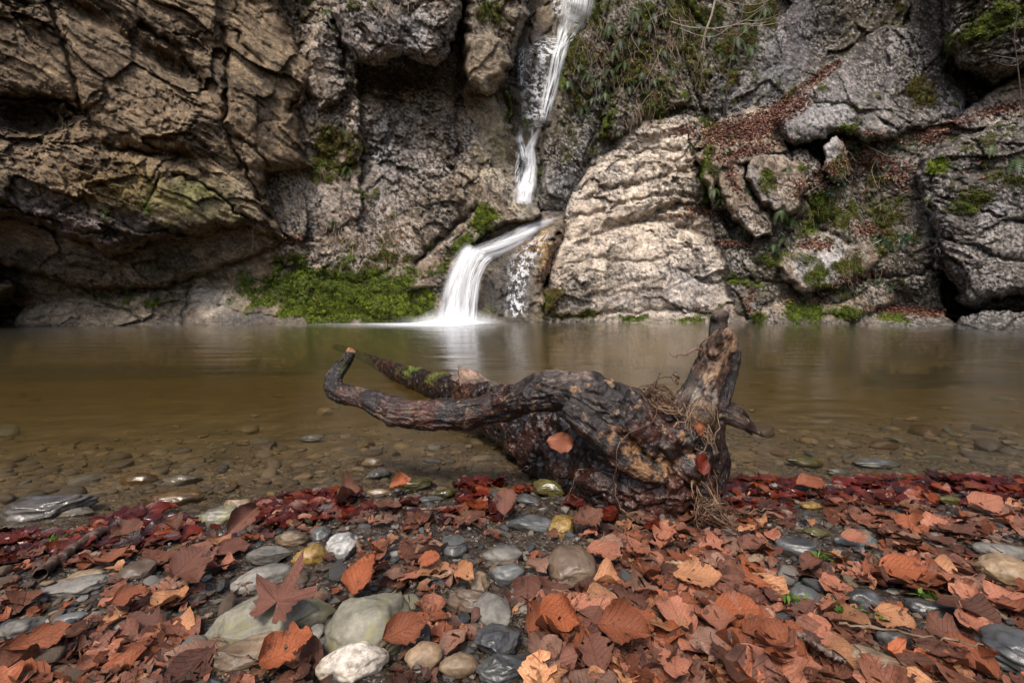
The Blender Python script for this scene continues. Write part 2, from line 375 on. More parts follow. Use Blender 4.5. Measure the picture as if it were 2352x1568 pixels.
MOSS = [  # x, y, rx, ry, angle, strength, hue 0 olive-brown .. 1 bright green
 (760,628,200,24,-4,.85,.1), (900,600,90,30,-10,.75,.15), (840,500,120,50,0,.42,.1), (765,664,240,62,0,1.3,.6), (840,704,200,48,0,1.6,.9), (600,668,70,24,-8,1.,.45), (980,690,40,50,0,1.1,.9), (1400,150,130,130,0,.72,.18), (1500,100,130,110,0,.75,.22), (1330,200,60,120,0,.6,.2), (1680,100,80,150,0,.66,.12), (2250,430,130,90,0,.62,.25), (1920,480,90,140,0,.58,.3), (1980,240,300,200,0,.30,.12), (1850,620,180,90,0,.5,.35), (2060,520,90,140,0,.5,.15), (905,670,95,60,0,1.2,.7), (775,345,78,60,25,1.0,.12), (760,380,60,50,20,.9,.2),
 (1112,505,34,42,0,1.2,.9), (1060,560,56,20,-42,1.1,.55), (1010,600,30,60,20,.8,.4), (1195,545,20,20,0,.4,.3), (1208,262,13,34,0,1.5,1.),
 (1168,240,7,50,0,1.1,.5), (1196,350,10,45,-18,.9,.6), (1232,420,8,30,10,1.2,.6), (400,470,210,80,8,.48,.25), (320,690,130,22,3,.62,.45), (490,730,60,14,0,.3,.2),
 (620,340,60,120,0,.2,.1), (1330,130,60,90,0,1.0,.25), (1290,150,22,60,15,1.1,.6), (1340,30,60,60,0,1.,.3), (1300,330,36,60,0,.55,.25), (1380,300,36,70,20,.7,.2), (1400,290,12,40,30,1.3,.8),
 (1460,140,80,110,0,.85,.25), (1500,230,50,50,0,1.,.4), (1590,120,40,110,0,1.0,.35), (1560,40,140,60,0,1.0,.3), (1700,90,60,110,0,.85,.15), (1740,20,90,60,0,.8,.15), (1690,170,30,80,0,.8,.1),
 (1630,280,26,16,0,1.3,.5), (1840,200,110,12,-32,.8,.15), (1625,360,14,70,-12,1.1,.4), (1620,430,10,60,-10,1.2,.6), (1760,420,22,30,0,1.1,.3), (1880,472,36,44,0,1.4,.75), (1865,520,40,24,0,1.1,.6),
 (1945,298,32,16,0,1.3,.45), (1925,380,22,34,0,1.2,.35), (2000,440,60,80,0,.65,.2), (1960,600,60,40,0,.9,.3), (1830,385,18,10,0,1.2,.6), (2155,378,24,20,0,1.4,.9), (2230,450,110,44,-10,.85,.35),
 (2250,330,110,40,0,.6,.2), (2280,60,110,50,-30,.85,.55), (2185,90,24,70,0,.6,.3), (2110,210,60,50,0,.75,.08), (2050,30,60,50,0,.55,.1), (1860,716,80,22,0,1.2,.65), (1940,712,50,24,0,1.2,.6), (1895,655,24,7,0,1.5,.9), (2056,727,34,14,0,1.3,.7),
 (1700,648,54,14,10,.95,.6), (1770,600,40,40,0,.8,.4), (1740,730,20,20,0,.9,.4), (1270,682,32,40,0,.95,.08), (1330,722,90,12,0,.8,.15), (1460,734,50,7,0,1.1,.5), (1590,732,50,6,0,1.1,.6), (1620,725,24,8,0,.8,.4),
 (1560,400,60,20,0,.3,.5), (900,20,160,30,0,.5,.15), (1120,30,80,50,0,.65,.2), (700,30,60,80,0,.55,.1), (830,440,60,14,20,.6,.3), (880,480,120,30,10,.35,.2), (860,560,130,30,0,.55,.15), (660,600,60,14,-10,.8,.3), (960,470,60,40,0,.25,.2), (2090,600,60,60,0,.35,.1), (1540,480,100,12,-10,.35,.5),
]
TONE_PATCH = [  # lighter and darker patches, some on dents: x, y, rx, ry, angle, strength, colour
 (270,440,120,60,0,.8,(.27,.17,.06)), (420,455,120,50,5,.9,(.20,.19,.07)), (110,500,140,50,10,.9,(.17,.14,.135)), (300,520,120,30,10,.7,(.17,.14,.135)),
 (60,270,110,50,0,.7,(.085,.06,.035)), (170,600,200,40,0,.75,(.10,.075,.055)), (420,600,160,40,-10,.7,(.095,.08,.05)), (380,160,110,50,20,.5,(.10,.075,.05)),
 (620,180,60,80,0,.3,(.24,.19,.12)), (560,430,40,60,30,.5,(.26,.21,.15)),
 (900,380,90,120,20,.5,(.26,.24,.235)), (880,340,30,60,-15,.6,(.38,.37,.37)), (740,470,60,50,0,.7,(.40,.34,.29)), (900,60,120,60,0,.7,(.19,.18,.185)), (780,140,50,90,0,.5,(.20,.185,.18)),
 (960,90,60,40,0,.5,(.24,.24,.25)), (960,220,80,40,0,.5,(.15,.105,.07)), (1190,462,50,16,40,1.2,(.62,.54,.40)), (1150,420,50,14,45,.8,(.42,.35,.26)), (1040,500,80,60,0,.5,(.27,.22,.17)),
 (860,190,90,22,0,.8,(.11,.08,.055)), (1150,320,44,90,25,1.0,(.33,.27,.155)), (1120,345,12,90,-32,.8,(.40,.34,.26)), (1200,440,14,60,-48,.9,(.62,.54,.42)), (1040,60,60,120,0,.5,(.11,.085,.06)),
 (1265,440,34,60,0,1.0,(.26,.24,.22)), (1300,430,20,50,20,.8,(.28,.30,.30)), (1340,360,30,100,25,.6,(.14,.14,.15)), (1390,220,20,60,15,.5,(.17,.17,.18)), (1290,260,40,90,0,.5,(.10,.08,.05)),
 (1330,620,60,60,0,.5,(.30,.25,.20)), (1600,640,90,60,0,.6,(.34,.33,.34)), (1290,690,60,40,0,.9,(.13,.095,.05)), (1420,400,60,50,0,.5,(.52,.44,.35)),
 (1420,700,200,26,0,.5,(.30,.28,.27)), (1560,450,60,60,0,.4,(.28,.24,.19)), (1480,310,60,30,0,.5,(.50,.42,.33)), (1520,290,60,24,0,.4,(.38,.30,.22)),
 (1680,200,40,70,0,.9,(.23,.23,.25)), (1780,150,50,80,0,.8,(.17,.17,.18)), (1840,60,50,120,0,.8,(.16,.15,.165)), (2060,200,28,90,0,.7,(.27,.265,.265)), (1900,260,90,50,0,.9,(.32,.31,.31)),
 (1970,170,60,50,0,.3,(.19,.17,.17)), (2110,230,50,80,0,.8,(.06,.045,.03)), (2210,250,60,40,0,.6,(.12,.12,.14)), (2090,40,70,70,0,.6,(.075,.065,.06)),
 (2290,485,40,26,0,1.1,(.33,.32,.33)), (2150,500,30,60,0,.9,(.26,.24,.24)), (2250,560,120,40,0,.5,(.17,.15,.14)), (2070,460,50,120,0,.5,(.10,.09,.075)), (2100,600,60,60,0,.6,(.075,.065,.055)),
 (1850,620,20,30,0,1.2,(.36,.35,.35)), (1910,590,34,50,10,1.2,(.40,.39,.39)), (1750,430,20,60,-30,.8,(.28,.26,.25)), (1910,340,16,26,0,1.3,(.42,.41,.41)), (1800,380,40,30,0,.6,(.24,.18,.13)),
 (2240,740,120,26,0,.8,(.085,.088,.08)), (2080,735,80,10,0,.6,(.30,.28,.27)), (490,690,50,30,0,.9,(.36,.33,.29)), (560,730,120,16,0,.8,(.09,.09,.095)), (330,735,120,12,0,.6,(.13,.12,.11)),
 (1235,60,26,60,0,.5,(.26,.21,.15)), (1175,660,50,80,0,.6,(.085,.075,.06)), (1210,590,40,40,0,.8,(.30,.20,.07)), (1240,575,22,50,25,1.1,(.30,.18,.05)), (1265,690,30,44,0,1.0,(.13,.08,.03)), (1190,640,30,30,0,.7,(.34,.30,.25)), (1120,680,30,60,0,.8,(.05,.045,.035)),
]
def ell(x, y, cx, cy_, rx, ry, ang):
    a = R(-ang)   # positive angle: falling to the right in the frame
    dx, dy = x - cx, y - cy_
    u = (dx * math.cos(a) - dy * math.sin(a)) / rx
    v = (dx * math.sin(a) + dy * math.cos(a)) / ry
    return np.exp(-(u * u + v * v))
def build_cliff():
    def axis(lo, a, b, hi, step, grow=1.18):
        mid = np.arange(a, b + step, step)
        l, s, c = [], step, a
        while c > lo:
            s = min(s * grow, 60); c -= s; l.append(c)
        r, s, c = [], step, mid[-1]
        while c < hi:
            s = min(s * grow, 60); c += s; r.append(c)
        return np.array(l[::-1] + list(mid) + r)
    xs = axis(-700, -30, 2382, 3050, STEP)
    ys = axis(-330, -20, 770, 850, STEP)
    gx, gy = np.meshgrid(xs, ys)
    shp = gx.shape
    x, y = gx.ravel(), gy.ravel()
    n = len(x)
    p2 = np.stack([x, y, np.zeros(n)], 1)
    wx = 16 * fbm(p2, 110, 3, 5) + 9 * perlin(p2, 22, 8)
    wy = 16 * fbm(p2, 110, 3, 6) + 9 * perlin(p2, 22, 9)
    X, Y = x + wx, y + wy
    D = np.full(n, 60.0); mid = np.zeros(n, np.int32)
    for k, (nm, poly, (ax, ay), d0, sx, sy, rad, rec, pal, amp, st) in enumerate(MASS):
        e = polydist(X, Y, poly)
        c = 1 - np.clip(e / rad, 0, 1)
        d = d0 + sx * (np.clip(x, -500, 2850) - ax) + sy * (ay - np.clip(y, -300, 2000)) + rec * (1 - np.sqrt(np.clip(1 - c * c, 0, 1)))
        d = np.where(e > 0, d, d + 90)
        m = d < D
        D = np.where(m, d, D); mid[m] = k
    for (cx, c2, rx, ry, an, am) in DENTS:
        D += am * ell(x + wx * .6, y + wy * .6, cx, c2, rx, ry, an)
    for pts, hw, am in CRACKS:
        b = (X > min(p[0] for p in pts) - 40) & (X < max(p[0] for p in pts) + 40) & (Y > min(p[1] for p in pts) - 40) & (Y < max(p[1] for p in pts) + 40)
        dd = linedist(X[b], Y[b], pts)
        D[b] += am * .75 * np.exp(-(dd / hw) ** 2) + am * .3 * np.exp(-(dd / hw / 3.5) ** 2)
    a, b, c = ray(x, y)
    def world(D):
        t = D / b
        return np.stack([a * t, D, CAMZ + c * t], 1)
    p0 = world(D)
    amp = np.array([m[9] for m in MASS])[mid]
    sa = np.radians(np.array([m[10][0] for m in MASS]))[mid]; ss = np.array([m[10][1] for m in MASS])[mid]
    # coordinates turned into the bedding of each mass, squeezed across it
    def bed(p, k):
        u = p[:, 0] * np.cos(sa) - p[:, 2] * np.sin(sa)
        w = p[:, 0] * np.sin(sa) + p[:, 2] * np.cos(sa)
        return np.stack([u, p[:, 1], w * (1 + k * ss)], 1)
    warp = np.stack([fbm(p0, 1.3, 2, 21), fbm(p0, 1.3, 2, 22), fbm(p0, 1.3, 2, 23)], 1)
    w2 = np.stack([perlin(p0, .16, 31), perlin(p0, .16, 32), perlin(p0, .16, 33)], 1)
    pb = bed(p0 + .40 * warp + .022 * w2, 1.3)
    f1, c1, r1 = facet(pb, 1.05, 3, .62, .22)
    f2, c2_, r2 = facet(pb, .40, 4, .85, .40)
    f3, c3, r3 = facet(pb + .03 * w2, .15, 7)
    f4, c4, r4 = facet(pb, .062, 11)
    rg = fbm(pb, .5, 5, 40, .55, True)
    rough = np.clip(.55 + 1.3 * fbm(p0, 1.6, 2, 77), .15, 1.25)      # some faces smooth, some shattered
    f5, c5, r5 = facet(pb, .030, 13)
    h = amp * (1.0 * f1 * .9 + .50 * f2 * rough + .27 * f3 * rough + .12 * f4 * rough + .05 * f5 * rough + .32 * rg * rough
               - .06 * np.exp(-(c1 / .03) ** 2) * (r1 > .5) - .04 * rough * np.exp(-(c2_ / .05) ** 2) * (r2 > .6))
    band = np.abs(((pb[:, 2] * 2.6 + .5 * warp[:, 0]) % 1.0) - .5) * 2
    h += amp * ss * .20 * (sstep(0, .5, band) - .6)
    # moss
    mp = np.zeros(n); hue = np.full(n, .3)
    for (cx, cc, rx, ry, an, s, hu) in MOSS:
        g = s * ell(x + wx * 1.2, y + wy * 1.2, cx, cc, rx, ry, an)
        hue = np.where(g > mp, hu, hue)
        mp = np.maximum(mp, g)
    mn = fbm(p0, .35, 5, 60, .62)
    mm = sstep(.36, .68, mp * .84 + mn * .95 + .12 * (f2 + f3))
    mn2 = fbm(p0, .09, 3, 66)
    D2 = D - h * np.clip((D / 8), .5, 1.4)
    p1 = world(D2)
    # normals, then moss cushions and grain along them
    g3 = p1.reshape(shp + (3,))
    du = np.gradient(g3, axis=1); dv = np.gradient(g3, axis=0)
    nr = np.cross(du, dv).reshape(-1, 3)
    nr /= np.linalg.norm(nr, axis=1, keepdims=True) + 1e-9
    nr *= np.where((nr * (p1 - np.array([0, 0, CAMZ]))).sum(1) > 0, -1, 1)[:, None]
    gr = fbm(p0, .05, 3, 90, .7)
    p1 = p1 + nr * ((1 - mm) * .010 * rough * gr + mm * (.012 + .030 * np.clip(mn2 + .2, 0, 1) + .018 * gr))[:, None]
    # colours: palette of each mass, then lighter and darker patches
    pal = np.array([m[8] for m in MASS])[mid]
    base = np.array([PAL[k][0] for k in range(7)])[pal]; dk = np.array([PAL[k][1] for k in range(7)])[pal]; lt = np.array([PAL[k][2] for k in range(7)])[pal]
    col = base.copy()
    for (cx, cc, rx, ry, an, s, cl) in TONE_PATCH:
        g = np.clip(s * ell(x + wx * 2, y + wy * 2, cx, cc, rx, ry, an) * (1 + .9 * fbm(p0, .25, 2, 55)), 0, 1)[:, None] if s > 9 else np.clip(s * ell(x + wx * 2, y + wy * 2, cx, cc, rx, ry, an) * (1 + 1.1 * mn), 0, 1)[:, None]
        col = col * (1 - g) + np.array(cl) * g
    v1 = fbm(pb, .8, 4, 101); v2 = fbm(pb, .11, 4, 102, .65)
    k = sstep(.02, .30, -(v1 * .8 + v2 * .7) + .12 * (r2 - .5))[:, None]
    col = col * (1 - .62 * k)
    k = sstep(.04, .30, v1 * .5 + v2 * .9 + .15 * (r3 - .5))[:, None]
    col = col * (1 - .55 * k) + .55 * k * (col * 1.2 + .35 * lt)
    col *= (1 + .22 * (r2 - .5) + .25 * (r3 - .5) + .25 * (r4 - .5) + .2 * (r5 - .5))[:, None]
    # seepage streaks and black lichen
    st = fbm(p0 * np.array([1, 1, .16]), .16, 4, 120, .6)
    grey = np.isin(pal, (GREY, WALL, DARK, PALE))
    k = (sstep(.10, .28, st) * (.55 * grey + .2))[:, None] * sstep(-.1, .25, fbm(p0, 1.2, 2, 121))[:, None]
    col = col * (1 - k) + k * np.array((.045, .038, .032))
    li = fbm(p0, .045, 3, 130, .7)
    big = fbm(p0, .55, 3, 131)
    k = (sstep(.11, .19, li + .35 * big) * (.62 * grey + .12))[:, None]
    col = col * (1 - k) + k * (.35 * col + .65 * np.array((.50, .47, .44)))
    k = (sstep(.15, .25, -li + .4 * big) * (.75 * grey + .3))[:, None]
    col = col * (1 - .7 * k)
    # earth and needles caught in the joints
    k = (np.exp(-(c1 / .03) ** 2) * (r1 > .6) + .4 * np.exp(-(c2_ / .04) ** 2) * rough * (r2 > .7))[:, None]
    col = col * (1 - .55 * np.clip(k, 0, 1)) + .55 * np.clip(k, 0, 1) * np.array((.035, .026, .017))
    # moss colour
    olive = np.array((.075, .050, .009)); green = np.array((.052, .082, .005)); bright = np.array((.10, .13, .008))
    hk = np.clip(hue + .9 * mn2 + .7 * v2 + .5 * mn, 0, 1.2)[:, None]
    mc = np.where(hk < .5, olive + (green - olive) * hk * 2, green + (bright - green) * np.clip(hk * 2 - 1, 0, 1))
    mc = mc * (.75 + 1.3 * np.clip(gr + .15, -.3, .6))[:, None]
    col = col * (1 - mm[:, None]) + mc * mm[:, None]
    # tide line and splash
    z = p1[:, 2]
    wetl = sstep(.16, .02, z + .12 * mn)
    sp = np.zeros(n)
    for e in [(1170,640,80,90,0,1.2), (1225,190,60,150,0,1.2), (1130,560,90,40,-25,1.1), (1215,400,40,70,0,1.1), (1020,660,40,60,0,.8), (1240,300,30,60,0,.9)]:
        sp = np.maximum(sp, e[5] * ell(x, y, *e[:5]))
    wet = np.clip(np.maximum(wetl, sstep(.35, .75, sp + .4 * mn)), 0, 1) * (1 - .6 * mm)
    wet = np.maximum(wet, .35 * sstep(.1, .3, st) * grey)
    col *= (1 - .5 * wet)[:, None]
    col = np.clip(col, .006, .75)
    # split into one object per mass; neighbours share their border vertices
    ny, nx = shp
    idx = np.arange(n).reshape(shp)
    q = np.stack([idx[:-1, :-1], idx[1:, :-1], idx[1:, 1:], idx[:-1, 1:]], -1).reshape(-1, 4)
    fm = mid[q[:, 0]]
    return dict(p=p1, n=nr, q=q, fm=fm, mid=mid, col=col, wet=wet, x=x, y=y, moss=mm, hue=hue, xs=xs, ys=ys, shp=shp)
CL = build_cliff()
CLIFF_TAGS = {
 'cliff': (None, 'structure'), 'cliff_left': (None, 'structure'), 'cliff_centre': (None, 'structure'), 'cliff_right': (None, 'structure'),
 'cliff_wall': (None, 'structure'), 'cliff_pillar': (None, 'structure'), 'chute_rock': (None, 'structure'), 'stream_bed': (None, 'structure'),
 'leaf_ledge': (None, 'structure'), 'rock_slope': (None, 'structure')}
LABELS = {
 'rock_ledge': 'low olive brown rock ledge at the waterline under the left overhang',
 'mossy_mound': 'rounded rock mound covered in bright green moss left of the waterfall foot',
 'limestone_slab': 'broad pale limestone slab sloping into the pool right of the waterfall',
 'big_boulder': 'huge grey boulder with olive moss on top at the right edge above the pool',
 'mossy_overhang': 'dark overhanging rock streaked with green moss in the top right corner'}
CATS = {'rock_ledge': 'rock ledge', 'mossy_mound': 'rock', 'limestone_slab': 'rock slab', 'big_boulder': 'boulder', 'mossy_overhang': 'rock'}
MULTI = {
 'angular_boulder': ['long dark edged block just below the drift of brown leaves on the ledge', 'narrow leaning grey block with a dark mossy left side, left of its broader twin',
                     'broad grey block with moss patches on its face, below the leaf drift', 'small upright pale block with a mossy foot beside the hanging fern',
                     'large pointed grey boulder with white lichen patches above the mossy shore rocks'],
 'base_rock': ['small rounded grey boulder at the waterline behind the top of the driftwood', 'low rock with thick yellow green moss along the right waterline',
               'flat wet grey ledge with a moss cap and brown leaves on it at the waterline', 'dark flat rock under the big boulder at the right end of the waterline',
               'thin pale ledge along the foot of the limestone slab']}
def cliff_object(name, sel):
    q = CL['q'][sel]
    if len(q) < 3: return None
    u, inv = np.unique(q, return_inverse=True)
    me = make_mesh(name, CL['p'][u], inv.reshape(q.shape), True, CL['col'][u], CL['wet'][u])
    return link(name, me, M['rock'])
_seen = {}
_byname = {}
for k, m in enumerate(MASS):
    if m[0] in MULTI:
        o = cliff_object(m[0], CL['fm'] == k)
        i = _seen.get(m[0], 0); _seen[m[0]] = i + 1
        if o: tag(o, MULTI[m[0]][i], 'boulder' if m[0] == 'angular_boulder' else 'rock', 'boulders on the right bank' if m[0] == 'angular_boulder' else 'rocks along the far waterline')
    else:
        _byname.setdefault(m[0], []).append(k)
for nm, ks in _byname.items():
    o = cliff_object(nm, np.isin(CL['fm'], ks))
    if o is None: continue
    if nm in CLIFF_TAGS: tag(o, kind='structure')
    else: tag(o, LABELS[nm], CATS[nm])

# unseen gorge walls beside and behind the camera, added to shape the light
def side_wall(name, x0, x1, y0, y1, top, lean, seed):
    nu, nv = 90, 50
    u, v = np.meshgrid(np.linspace(0, 1, nu), np.linspace(0, 1, nv))
    u, v = u.ravel(), v.ravel()
    z = -1.2 + v * (top + 1.2)
    px = x0 + (x1 - x0) * u + lean * v * (1 if x0 > 0 else -1)
    py = y0 + (y1 - y0) * u
    p = np.stack([px, py, z], 1)
    w = np.stack([fbm(p, 2.0, 3, seed), fbm(p, 2.0, 3, seed + 1), fbm(p, 2.0, 3, seed + 2)], 1)
    f, c, r = facet(p + w, 1.6, seed)
    f2, c2, r2 = facet(p + w, .6, seed + 4)
    nrm = np.array([y1 - y0, -(x1 - x0), 0.0]); nrm /= np.linalg.norm(nrm)
    p = p + nrm * (.45 * f + .2 * f2 + .5 * w[:, :1].ravel())[:, None]
    idx = np.arange(nu * nv).reshape(nv, nu)
    q = np.stack([idx[:-1, :-1], idx[1:, :-1], idx[1:, 1:], idx[:-1, 1:]], -1).reshape(-1, 4)
    col = np.array((.15, .115, .08)) * (1 + .5 * fbm(p, .7, 4, seed + 9) + .3 * (r2 - .5))[:, None]
    mo = sstep(.0, .25, fbm(p, 1.1, 4, seed + 12))[:, None] * .7
    col = col * (1 - mo) + mo * np.array((.05, .055, .012))
    o = link(name, make_mesh(name, p, q, True, np.clip(col, .01, .5), np.zeros(len(p))), M['rock'])
    tag(o, kind='structure')
side_wall('added_side_wall', -10.5, -8.5, 8.0, -4.0, 6.0, 1.2, 201)
side_wall('added_side_wall', 10.2, 8.5, 7.0, -4.0, 8.0, 1.0, 221)
# ------------------------------------------------------------------ ground, pool, stones
SHORE = [(-3.0, .35), (-1.6, .62), (-1.05, .89), (-.80, .955), (-.66, 1.0), (-.52, 1.07), (-.28, 1.115), (.05, 1.12), (.35, 1.12), (.62, 1.14), (.85, 1.17), (1.15, 1.165), (1.35, 1.15), (1.9, 1.12), (3.2, .9)]
_sx = np.array([p[0] for p in SHORE]); _sy = np.array([p[1] for p in SHORE])
def ground_z(x, y):
    x = np.asarray(x, float); y = np.asarray(y, float)
    s = np.interp(x, _sx, _sy) - y
    land = .13 * s + .02 * np.clip(s, 0, 1) ** 2
    u = -s
    water = -(.10 * u + .035 * np.clip(u, 0, 3) ** 2) 
    water = np.maximum(water, -.10 * np.clip(u, 0, 1) - .14 * np.clip(u - .5, 0, 5))
    z = np.where(s > 0, np.minimum(land, .16 + .02 * s), np.maximum(water, -.75))
    # side banks rise to meet the walls
    z = z + np.where(np.abs(x) > 2.5, .12 * (np.abs(x) - 2.5), 0) * (s > -.2)
    p = np.stack([x.ravel(), y.ravel(), np.zeros(x.size)], 1)
    return z + (.030 * fbm(p, .5, 3, 301)).reshape(x.shape) * np.clip(.35 + np.abs(s) * 1.5, 0, 1)
_hx = np.arange(-900, 3300, 10.0); _hy = np.arange(770, 1700, 6.0)
def _hits():
    gx, gy = np.meshgrid(_hx, _hy)
    a, b, c = ray(gx, gy); a = np.broadcast_to(a, gx.shape); t = np.full(gx.shape, .6)
    t = -CAMZ / c
    for _ in range(16):
        t = .5 * t + .5 * (ground_z(a * t, b * t) - CAMZ) / c
    return t
_ht = _hits()
def hit(x, y):
    """where the line of sight meets the ground"""
    i = min(max((x - _hx[0]) / 10.0, 0), len(_hx) - 1.001); j = min(max((y - _hy[0]) / 6.0, 0), len(_hy) - 1.001)
    i0, j0 = int(i), int(j); f, g = i - i0, j - j0
    t = (_ht[j0, i0] * (1 - f) + _ht[j0, i0 + 1] * f) * (1 - g) + (_ht[j0 + 1, i0] * (1 - f) + _ht[j0 + 1, i0 + 1] * f) * g
    a, b, c = ray(x, y)
    return Vector((float(a * t), float(b * t), CAMZ + float(c * t)))
LAND = [(110,1162,'big rippled wet stone'), (418,1102,'dark angular shallows stone'), (545,1166,'cream shoreline stone'), (948,1112,'yellow green slab'), (1045,1252,'round dark pebble'),
 (787,1252,'white mottled stone'), (712,1278,'ochre stone'), (606,1328,'grey wedge stone'), (318,1312,'ridged dark pebble'), (160,1350,'long grey green stone'), (616,1418,'large lichen slab'),
 (845,1424,'green grey boulder'), (815,1516,'pale speckled stone'), (575,1498,'long tan stone'), (1154,1276,'flat grey tan pebble'), (1312,1296,'big round brown stone'), (1130,1395,'triangular grey stone'),
 (1148,1472,'dark slate block'), (1220,1206,'teal grey stone'), (2312,1312,'right edge tan stone'), (1850,1372,'small grey blue stone'), (2142,1402,'striped blue slate'), (2338,1492,'wide slate slab'),
 (2010,1524,'pale tan slab'), (1960,1240,'wet slate'), (440,1312,'big mauve leaf'), (664,1420,'lobed purple leaf'), (936,1470,'broad russet leaf'), (2070,1328,'orange leaf with holes'), (2258,1170,'large tan ribbed leaf'),
 (1690,1425,'large orange leaf'), (1285,1440,'folded russet leaf'), (1600,1340,'broad pale tan leaf'), (1160,1165,'upright pinkish leaf'), (1655,1210,'root tangle'), (838,1340,'upright orange leaf'), (100,1492,'long rolled leaf'),
 (300,1398,'reddish leaf on mud'), (160,1285,'peeling stick'), (50,1440,'pale stone at left edge'), (1800,1480,'glossy rust leaf'), (1860,1315,'ribbed wavy leaf'), (785,850,'hooked driftwood tip'), (920,860,'mossy log end'),
 (2010,1066,'flat blue underwater stone'), (1850,1062,'greenish underwater stone'), (716,1008,'blue grey underwater stone'), (1740,980,'driftwood side stub')]
def place_words(x, y):
    d, lx, ly, nm = min(((x - a) ** 2 + (1.8 * (y - b)) ** 2, a, b, n) for a, b, n in LAND)
    dx, dy = x - lx, y - ly
    d = math.sqrt(d)
    if d < 22: w = 'against'
    else:
        far = 'just ' if d < 60 else ('' if d < 150 else 'well ')
        if abs(dx) > 2.6 * abs(dy): w = far + ('right of' if dx > 0 else 'left of')
        elif abs(dy) > 1.2 * abs(dx): w = far + ('in front of' if dy > 0 else 'behind')
        else: w = far + ('right and ' if dx > 0 else 'left and ') + ('in front of' if dy > 0 else 'behind')
    return w + ' the ' + nm

def ground_material():
    t = NT('wet_gravel_mud')
    geo = t.n('NewGeometry').outputs['Position']
    vo = t.n('TexVoronoi'); vo.inputs['Scale'].default_value = 95; t.set(vo.inputs['Vector'], geo)
    v2 = t.n('TexVoronoi'); v2.inputs['Scale'].default_value = 260; t.set(v2.inputs['Vector'], geo)
    n1 = t.noise(14, 6, .65, geo); n2 = t.noise(90, 4, .6, geo)
    c = t.ramp(n1, [(.3, (.014, .009, .005)), (.5, (.030, .019, .011)), (.68, (.055, .037, .022))])
    g = t.ramp(t.n('SeparateColor', x0=vo.outputs['Color']).outputs[0], [(0, (.03, .021, .013)), (.4, (.075, .055, .038)), (.7, (.045, .045, .042)), (1, (.12, .085, .052))])
    c = t.mix(t.ramp(n2, [(.45, 0.0), (.6, .7)]), c, g)
    h = t.math('ADD', t.math('MULTIPLY', vo.outputs['Distance'], -1.0), t.math('MULTIPLY', v2.outputs['Distance'], -.4))
    bp = t.n('Bump', i_Strength=.9, i_Distance=.006, i_Height=t.math('ADD', h, t.math('MULTIPLY', n1, .8)))
    z = t.n('SeparateXYZ', x0=geo).outputs[2]
    n3 = t.noise(5, 5, .6, geo)
    silt = t.ramp(n3, [(.3, (.042, .028, .013)), (.5, (.088, .060, .028)), (.7, (.16, .112, .060))])
    silt = t.mix(1, silt, t.ramp(t.noise(40, 5, .6, geo), [(.3, .6), (.5, 1.0), (.7, 1.5)]), 'MULTIPLY')
    k = t.n('MapRange', x0=t.math('ADD', z, t.math('MULTIPLY', t.math('SUBTRACT', n3, .5), .10)), x1=.006, x2=-.03, x3=0.0, x4=.94).outputs[0]
    c = t.mix(k, c, silt)
    return t.surf(t.bsdf(i_Base_Color=c, i_Roughness=t.ramp(n2, [(.3, .25), (.7, .7)]), i_Normal=bp.outputs[0]))
def bed_material():
    t = NT('silt_and_gravel_bed')
    geo = t.n('NewGeometry').outputs['Position']
    n1 = t.noise(3.0, 6, .6, geo); n2 = t.noise(22, 5, .6, geo)
    c = t.ramp(n1, [(.3, (.095, .062, .028)), (.5, (.17, .112, .052)), (.7, (.25, .175, .09))])
    c = t.mix(1, c, t.ramp(n2, [(.3, .6), (.5, 1.0), (.7, 1.4)]), 'MULTIPLY')
    bp = t.n('Bump', i_Strength=.6, i_Distance=.02, i_Height=n2)
    return t.surf(t.bsdf(i_Base_Color=c, i_Roughness=.8, i_Normal=bp.outputs[0]))
M['ground'] = ground_material(); M['bed'] = bed_material()
def grid_sheet(name, xs, ys, zf, mat, extra=None):
    gx, gy = np.meshgrid(xs, ys)
    z = zf(gx, gy)
    if extra is not None: z = z + extra(gx, gy)
    v = np.stack([gx.ravel(), gy.ravel(), z.ravel()], 1)
    idx = np.arange(gx.size).reshape(gx.shape)
    q = np.stack([idx[:-1, :-1], idx[:-1, 1:], idx[1:, 1:], idx[1:, :-1]], -1).reshape(-1, 4)
    return link(name, make_mesh(name, v, q), mat)
def _gn(x, y):
    p = np.stack([x.ravel(), y.ravel(), np.zeros(x.size)], 1)
    q = p + .01 * np.stack([perlin(p, .03, 5), perlin(p, .03, 6), perlin(p, .03, 7)], 1)
    f, c, r = facet(q, .035, 400, .6, .5); f2, c2, r2 = facet(q, .013, 401, .6, .5)
    return (.006 * f + .003 * f2 - .004 * np.exp(-(c / .1) ** 2) + .010 * fbm(p, .12, 3, 402)).reshape(x.shape)
yn = np.concatenate([np.linspace(-6, .1, 14), np.arange(.14, 1.45, .006)])
xn = np.concatenate([np.linspace(-10, -1.75, 16), np.arange(-1.7, 1.7, .008), np.linspace(1.75, 10, 16)])
tag(grid_sheet('shore_ground', xn, yn, ground_z, M['ground'], _gn), kind='structure')
tag(grid_sheet('pool_bed', np.linspace(-11, 11, 260), np.concatenate([np.linspace(1.40, 3, 60), np.linspace(3.1, 14, 60)]),
    lambda x, y: ground_z(x, y) - .004, M['ground']), kind='structure')
# far terrain under and behind everything
tag(link('ground', make_mesh('ground', [(-60, -60, -1.6), (60, -60, -1.6), (60, 60, -1.6), (-60, 60, -1.6)], [(0, 1, 2, 3)]), M['bed']), kind='structure')

